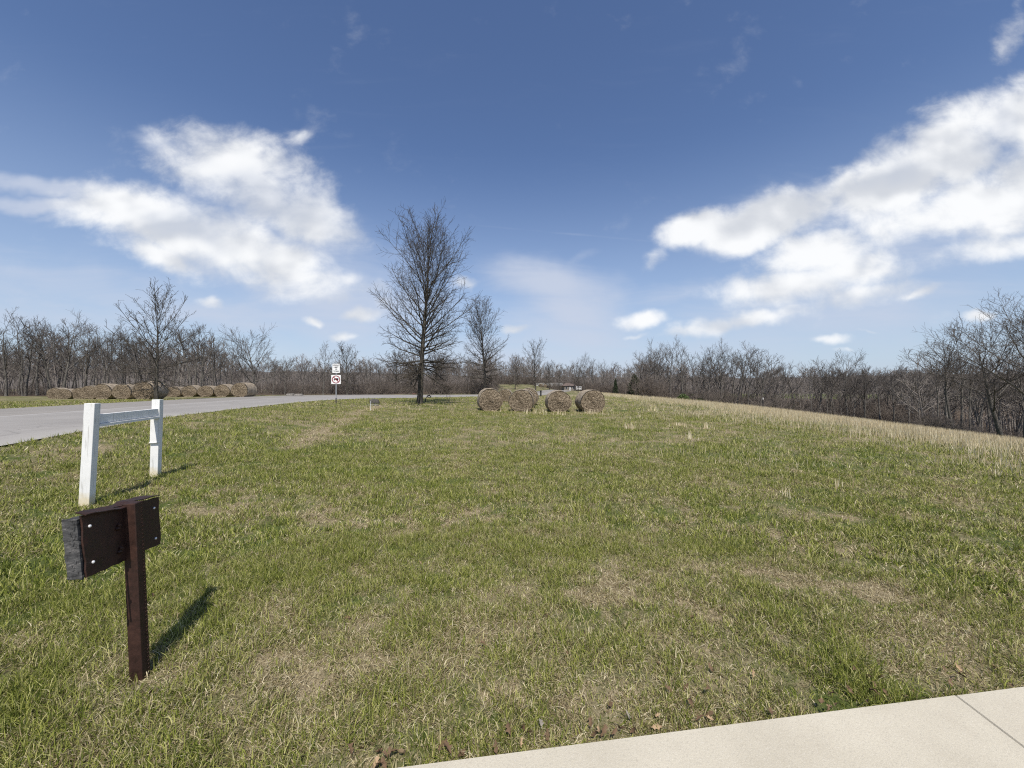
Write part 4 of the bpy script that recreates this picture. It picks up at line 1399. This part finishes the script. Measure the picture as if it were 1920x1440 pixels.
def light_tree(seed):
    return unit(forest_tree(seed, 10, 0.30, 0.40, 0.024, n1=8, n2=6, n3=4, n4=0, tr=0.11))


def brush_clump(seed):
    r = np.random.default_rng(seed); B = 26
    st = np.stack([r.normal(0, 0.22, B), r.normal(0, 0.22, B), np.zeros(B)], -1)
    d = np.stack([r.normal(0, 0.45, B), r.normal(0, 0.45, B), np.ones(B)], -1)
    P, R = grow(r, st, d, r.uniform(0.6, 1.1, B), np.full(B, 0.011), 0.005, 5, 0.2, 0.14)
    P2, R2 = spawn(r, P, R, 7, 0.2, 1.0, 40, 15, lambda t, pl: pl * 0.38, 4, 0.1, 0.2, 0.6, 0.0045)
    V, Q = cat([tubes(P, R, 3), tubes(P2, R2, 3)])
    return V, Q


LT = [light_tree(200 + i) for i in range(5)]
BR = [brush_clump(300 + i) for i in range(6)]
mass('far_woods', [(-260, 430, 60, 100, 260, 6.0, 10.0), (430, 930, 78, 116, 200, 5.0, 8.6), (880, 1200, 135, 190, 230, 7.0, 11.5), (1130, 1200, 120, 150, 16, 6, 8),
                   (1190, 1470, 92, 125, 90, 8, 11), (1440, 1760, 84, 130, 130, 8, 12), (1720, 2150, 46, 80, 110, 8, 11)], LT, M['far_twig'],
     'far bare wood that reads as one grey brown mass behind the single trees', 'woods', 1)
mass('undergrowth', [(-260, 470, 50, 70, 70, 0.8, 2.2), (460, 930, 60, 90, 150, 0.8, 3.0), (1190, 1470, 78, 104, 130, 1.2, 4.6), (1440, 1760, 68, 100, 130, 1.0, 4.6), (1700, 2150, 33, 60, 130, 0.6, 2.2), (880, 1200, 132, 170, 150, 2.0, 4.5),
                     (1080, 1210, 118, 140, 50, 1.5, 3.5)], BR, M['brush'],
     'reddish brown brush and saplings filling the foot of the woods', 'undergrowth', 2)


# evergreens
def leafy(seed, n, shape, size):
    r = np.random.default_rng(seed)
    V, Q = [], []
    for i in range(n):
        p = shape(r)
        u = norm(r.normal(0, 1, 3)); w = norm(np.cross(u, r.normal(0, 1, 3))); s = size * r.uniform(0.5, 1.3)
        b = len(V); V += [p - u * s - w * s * 0.4, p + u * s * 0.2 - w * s * 0.5, p + u * s, p - u * s * 0.2 + w * s * 0.5]; Q.append((b, b + 1, b + 2, b + 3))
    return np.array(V), np.array(Q)


def cedar_shape(r):
    h = r.random() ** 0.8; a = r.uniform(0, 6.283); lim = (1 - h) ** 0.7 * (0.30 + 0.10 * math.sin(a * 3 + h * 14)); q = lim * math.sqrt(r.uniform(0.25, 1))
    return np.array([q * math.cos(a), q * math.sin(a), 0.04 + h * 0.96])


def bush_shape(r):
    v = norm(r.normal(0, 1, 3)) * r.uniform(0.55, 1.0) ** 0.5 * (0.42 + 0.08 * r.random()); return np.array([v[0] * 1.4, v[1] * 1.2, abs(v[2]) * 1.7 + 0.05])


stem = MB(); stem.tube([(0, 0, -0.02), (0.01, 0, 0.4), (0, 0.01, 0.9)], [0.035, 0.022, 0.006], 8)
stem_me = stem.mesh('trunk', True); stem_me.materials.append(WB)
cv, cq = leafy(1, 2600, cedar_shape, 0.035); ced = fast_mesh('crown', cv, cq, 4); ced.materials.append(M['cedar'])
bv, bq = leafy(2, 1500, bush_shape, 0.06); bus = fast_mesh('crown', bv, bq, 4); bus.materials.append(M['shrub'])
bus2 = bus.copy(); bus2.materials.clear(); bus2.materials.append(M['cedar'])
plant('cedar_tree', (stem_me, ced, 1.0), ground_at(1190, 84) - Vector((0, 0, 0.1)), 5.0, 0.5, 'dark green cedar alone at the near end of the tall grove', 'tree', None, 1.15)
plant('cedar_tree', (stem_me, ced, 1.0), ground_at(1154, 118), 4.6, 1.5, 'thin dark cedar among the grey trunks past the far clump', 'tree', None, 0.6)
plant('evergreen_bush', (stem_me, bus, 1.0), ground_at(1281, 77), 2.3, 0.5, 'round bright green bush under the tall grove', 'bush', None, 1.0)
plant('evergreen_bush', (stem_me, bus2, 1.0), ground_at(1313, 77), 2.0, 2.5, 'dull dark bush beside the bright green bush', 'bush', None, 0.9)


# ------------------------------------------------------------------ stones, stakes and the far park
def rock(name, p, size, rz, mat, label, seed, cat_='rock'):
    import bmesh
    bm = bmesh.new(); bmesh.ops.create_icosphere(bm, subdivisions=3, radius=0.5)
    r = np.random.default_rng(seed); o = r.uniform(0, 9, 3)
    for v in bm.verts:
        c = v.co
        n = float(fbm(np.array([c.x * 3 + o[0] + c.z * 2]), np.array([c.y * 3 + o[1] - c.z * 2]), 3)[0]) - 0.5
        c *= 1 + 0.55 * n
        c.x = math.copysign(abs(c.x * 2) ** 0.7 / 2, c.x); c.z = math.copysign(abs(c.z * 2) ** 0.6 / 2, c.z)
        v.co = Vector((c.x * size[0], c.y * size[1], c.z * size[2] + size[2] * 0.3))
    me = bpy.data.meshes.new(name); bm.to_mesh(me); bm.free()
    o = obj(name, me, mat); o.location = p; o.rotation_euler = (0, 0, rz)
    return tag(o, label, cat_)


rock('boulder', hit(702, 758), (0.62, 0.45, 0.40), 0.2, M['dark_stone'], 'dark rounded rock in the grass between the road signs and the tallest oak', 4)
rock('flat_stone', hit(700, 760.5), (0.66, 0.5, 0.08), 0.1, M['stone'], 'pale flat slab under the dark rounded rock', 6, 'stone')
rock('boulder', ground_at(545, 52), (1.1, 0.7, 0.38), 0.1, M['stone'], 'flat grey boulder beyond the road, end nearer the bales', 5)
rock('boulder', ground_at(560, 52), (1.1, 0.7, 0.34), 0.4, M['stone'], 'flat grey boulder beyond the road, end nearer the signs', 8)
rock('boulder', ground_at(776, 62), (0.6, 0.5, 0.22), 0.3, M['red_stone'], 'reddish stone across the road just beside the tallest oak trunk', 9)

sk = MB(); p = hit(695, 771); sk.tube([(0, 0, -0.05), (0.004, 0, 0.5)], [0.011, 0.008], 6)
o = sk.build('marker_stake', M['sign']); o.location = p; tag(o, 'thin pale stake stuck in the grass before the dark rock', 'stake')
p = ground_at(1430, 33)
root = empty('fence_stake', p); tag(root, 'dark steel stake with a white tip in the tall tan grass', 'stake')
a = MB(); a.beam((0, 0, -0.1), (0.02, 0, 0.85), (1, 0, 0), (0, 1, 0), 0.06, 0.05); a.build('stake_shaft', M['dark_metal'], root)
a = MB(); a.beam((0.02, 0, 0.85), (0.022, 0, 1.0), (1, 0, 0), (0, 1, 0), 0.066, 0.056); a.build('stake_tip', M['paint'], root)
p = ground_at(1014, 49)
root = empty('bollard', p); tag(root, 'short dark bollard at the road edge between the front bales', 'bollard')
a = MB(); a.tube([(0, 0, -0.05), (0, 0, 0.62)], [0.10, 0.10], 10); a.build('bollard_shaft', M['dark_metal'], root)
a = MB(); a.tube([(0, 0, 0.62), (0, 0, 0.70), (0, 0, 0.75)], [0.13, 0.13, 0.05], 10); a.build('bollard_cap', M['dark_metal'], root)
# crooked dead limb beside the big oak
g = hit(797, 753); a = MB()
a.tube([(0, 0, -0.05), (0.05, 0, 0.22), (0.16, 0.02, 0.42), (0.32, 0.03, 0.47), (0.42, 0.04, 0.40), (0.38, 0.05, 0.26)], [0.04, 0.04, 0.045, 0.05, 0.04, 0.02], 8)
a.tube([(0.12, 0.01, 0.36), (0.3, 0.0, 0.33), (0.4, 0.0, 0.28)], [0.025, 0.03, 0.012], 6)
o = a.build('dead_limb', M['dark_stone'], smooth=True); o.location = g; tag(o, 'crooked dark dead limb curling beside the tallest oak trunk', 'dead limb')

# white board fence far away
p = ground_at(1005, 140); root = empty('board_fence', p, 0.05); tag(root, 'long white board fence across the far park lawn', 'fence')
for i in range(6):
    a = MB(); a.box((i * 1.9, 0, 0.6), (0.16, 0.16, 1.3)); a.build('fence_post', M['paint'], root)
for z in (0.35, 0.75, 1.12):
    a = MB(); a.box((4.75, -0.1, z), (9.7, 0.04, 0.26)); a.build('fence_rail', M['paint'], root)
# low brown-roofed house
p = ground_at(1066, 130); root = empty('house', p, 0.15); root.scale = (0.62, 0.62, 0.6); tag(root, 'low tan house with a brown hipped roof far behind the bales', 'house')
a = MB(); a.box((0, 0, 1.2), (6.4, 5.0, 2.6)); a.build('wall', M['wall'], root)
a = MB(); a.add([(-3.9, -3, 2.5), (3.9, -3, 2.5), (3.9, 3, 2.5), (-3.9, 3, 2.5), (-1.6, 0, 4.2), (1.6, 0, 4.2)], [[0, 1, 5, 4], [1, 2, 5], [2, 3, 4, 5], [3, 0, 4], [3, 2, 1, 0]]); a.build('roof', M['roof'], root)
for x in (-2.0, 1.9):
    a = MB(); a.box((x, -2.52, 1.4), (1.1, 0.06, 1.1)); w = a.build('window', M['paint'], root)
    a = MB(); a.box((x, -2.56, 1.4), (0.9, 0.04, 0.9)); a.build('pane', M['glass'], w)
a = MB(); a.box((0.1, -2.52, 1.0), (0.95, 0.06, 2.0)); a.build('door', M['paint'], root)
# parked car
p = ground_at(1085, 124); root = empty('parked_car', p, 1.45); tag(root, 'small white parked car on the road bend between two bales', 'car')
prof = [(-2.0, 0.35), (2.0, 0.35), (2.05, 0.75), (1.15, 0.9), (0.6, 1.42), (-1.3, 1.45), (-1.95, 0.95)]; n = len(prof)
a = MB(); a.add([(x, -0.85, z) for x, z in prof] + [(x, 0.85, z) for x, z in prof], [list(range(n)), list(range(2 * n - 1, n - 1, -1))] + [[i, (i + 1) % n, n + (i + 1) % n, n + i] for i in range(n)]); a.build('body', M['paint'], root, bevel=0.06)
for y in (-0.86, 0.86):
    a = MB(); a.add([(-1.25, y, 0.95), (0.95, y, 0.95), (0.5, y, 1.36), (-1.15, y, 1.38)] + [(-1.25, y * 1.01, 0.95), (0.95, y * 1.01, 0.95), (0.5, y * 1.01, 1.36), (-1.15, y * 1.01, 1.38)], [[0, 1, 2, 3], [7, 6, 5, 4], [0, 1, 5, 4], [1, 2, 6, 5], [2, 3, 7, 6], [3, 0, 4, 7]]); a.build('side_window', M['glass'], root)
a = MB(); a.box((-1.72, 0, 1.2), (0.06, 1.4, 0.42), Matrix.Rotation(0.9, 3, 'Y')); a.build('rear_window', M['glass'], root)
for x in (-1.25, 1.25):
    for y in (-0.8, 0.8):
        a = MB(); a.tube([(x, y - 0.1, 0.33), (x, y + 0.1, 0.33)], [0.33, 0.33], 16); a.build('wheel', M['tyre'], root)


# wooded ridge on the skyline
def build_hills():
    V, Q = [], []
    px = np.linspace(-500, 2500, 420)
    for k, (d, h) in enumerate(((300, 0), (330, 1.0), (420, 0.4))):
        for x in px:
            u = (x - 960) / F
            top = np.interp(x, [-500, 600, 900, 1200, 1450, 1560, 1750, 2500], [22, 17, 13, 12, 12, 13, 15, 16])
            z = -6 if h == 0 else (-6 + (top + 4.5) * h + 2.2 * h * (float(fbm(np.array([x * 0.05]), np.array([k * 3.0]), 4)[0]) - 0.5))
            dd = d
            V.append((u * dd, dd, z))
    n = len(px)
    for k in range(2):
        for i in range(n - 1): Q.append((k * n + i, k * n + i + 1, (k + 1) * n + i + 1, (k + 1) * n + i))
    me = fast_mesh('hills', np.array(V), np.array(Q), 4, True)
    return tag(obj('hills', me, M['hill']), kind='structure')


build_hills()


# ------------------------------------------------------------------ fallen leaves
def leaf_mesh(seed, mat):
    r = random.Random(seed)
    n = 9; left, right = [], []
    for i in range(n):
        f = i / (n - 1)
        w = math.sin(math.pi * min(1, f * 0.95 + 0.03)) * (0.30 + 0.16 * math.sin(f * 19 + seed))
        c = 0.28 * math.sin(f * 2.4 + seed) ; cu = 0.30 * w * w * 4
        left.append((-w * 0.75, f - 0.5, c + cu)); right.append((w * 0.75, f - 0.5, c + cu * r.uniform(0.3, 1.2)))
    mid = [(0.03 * math.sin(i + seed), i / (n - 1) - 0.5, 0.28 * math.sin(i / (n - 1) * 2.4 + seed) - 0.02) for i in range(n)]
    vs = left + mid + right; fs = []
    for i in range(n - 1):
        fs += [(i, n + i, n + i + 1, i + 1), (n + i, 2 * n + i, 2 * n + i + 1, n + i + 1)]
    me = bpy.data.meshes.new('fallen_leaf'); me.from_pydata(vs, [], fs); me.update(); me.materials.append(mat)
    me.polygons.foreach_set('use_smooth', [True] * len(fs))
    return me


LV = [leaf_mesh(i, M['leaf']) for i in range(5)]; LP = [leaf_mesh(i + 9, M['pale_leaf']) for i in range(2)]; LG = [leaf_mesh(i + 20, M['grey_leaf']) for i in range(2)]


def leaf(me, px, py, s, rot, label, group=None):
    p = hit(px, py); o = bpy.data.objects.new('fallen_leaf', me); COL.objects.link(o)
    o.location = p + Vector((0, 0, 0.018)); o.rotation_euler = rot; o.scale = (s * 0.56, s * 0.64, s * 0.8)
    tag(o, label, 'leaf', group)


leaf(LP[0], 392, 1270, 0.085, (0.9, 0.3, 0.4), 'bright tan curled leaf in the lawn beside the rusty post')
leaf(LP[1], 790, 1055, 0.07, (0.5, 0.2, 1.0), 'single pale tan leaf lying in the middle of the lawn')
leaf(LG[0], 1012, 1358, 0.07, (0.6, 0.2, 0.2), 'bleached grey leaf near the concrete edge')
leaf(LG[1], 1176, 1342, 0.06, (1.0, 0.2, 0.3), 'upright whitish leaf close to the concrete edge')
leaf(LP[0], 1224, 996, 0.08, (0.9, 0.3, 0.4), 'pale leaf far out on the lawn, above the dead patch')
leaf(LP[1], 1412, 1264, 0.075, (1.2, 0.3, 0.4), 'upright tan leaf in green grass above the concrete')
leaf(LP[0], 1525, 1235, 0.09, (0.3, 0.3, 0.8), 'flattened peach coloured leaf lying near the bluish leaf scrap')
rl = random.Random(41)
for i in range(58):
    px = rl.uniform(640, 1900); off = abs(rl.gauss(0, 26))
    py = 1440 - (px - 745) * (150 / 1175.0) - 8 - off
    if i < 8: px = rl.gauss(705, 30); py = rl.uniform(1392, 1436)
    leaf(LV[rl.randrange(5)] if rl.random() < 0.8 else LP[rl.randrange(2)], px, min(py, 1436), rl.uniform(0.05, 0.085), (rl.uniform(-0.9, 0.9), rl.uniform(-0.9, 0.9), rl.uniform(0, 6.28)), 'curled brown dead leaf caught in the grass along the concrete edge', 'dead leaves along the concrete edge')
for i in range(26):
    leaf(LV[rl.randrange(5)], rl.uniform(150, 1880), rl.uniform(1010, 1320), rl.uniform(0.05, 0.08), (rl.uniform(-0.7, 0.7), rl.uniform(-0.7, 0.7), rl.uniform(0, 6.28)), 'small brown dead leaf lying scattered in the open lawn', 'dead leaves scattered on the lawn')
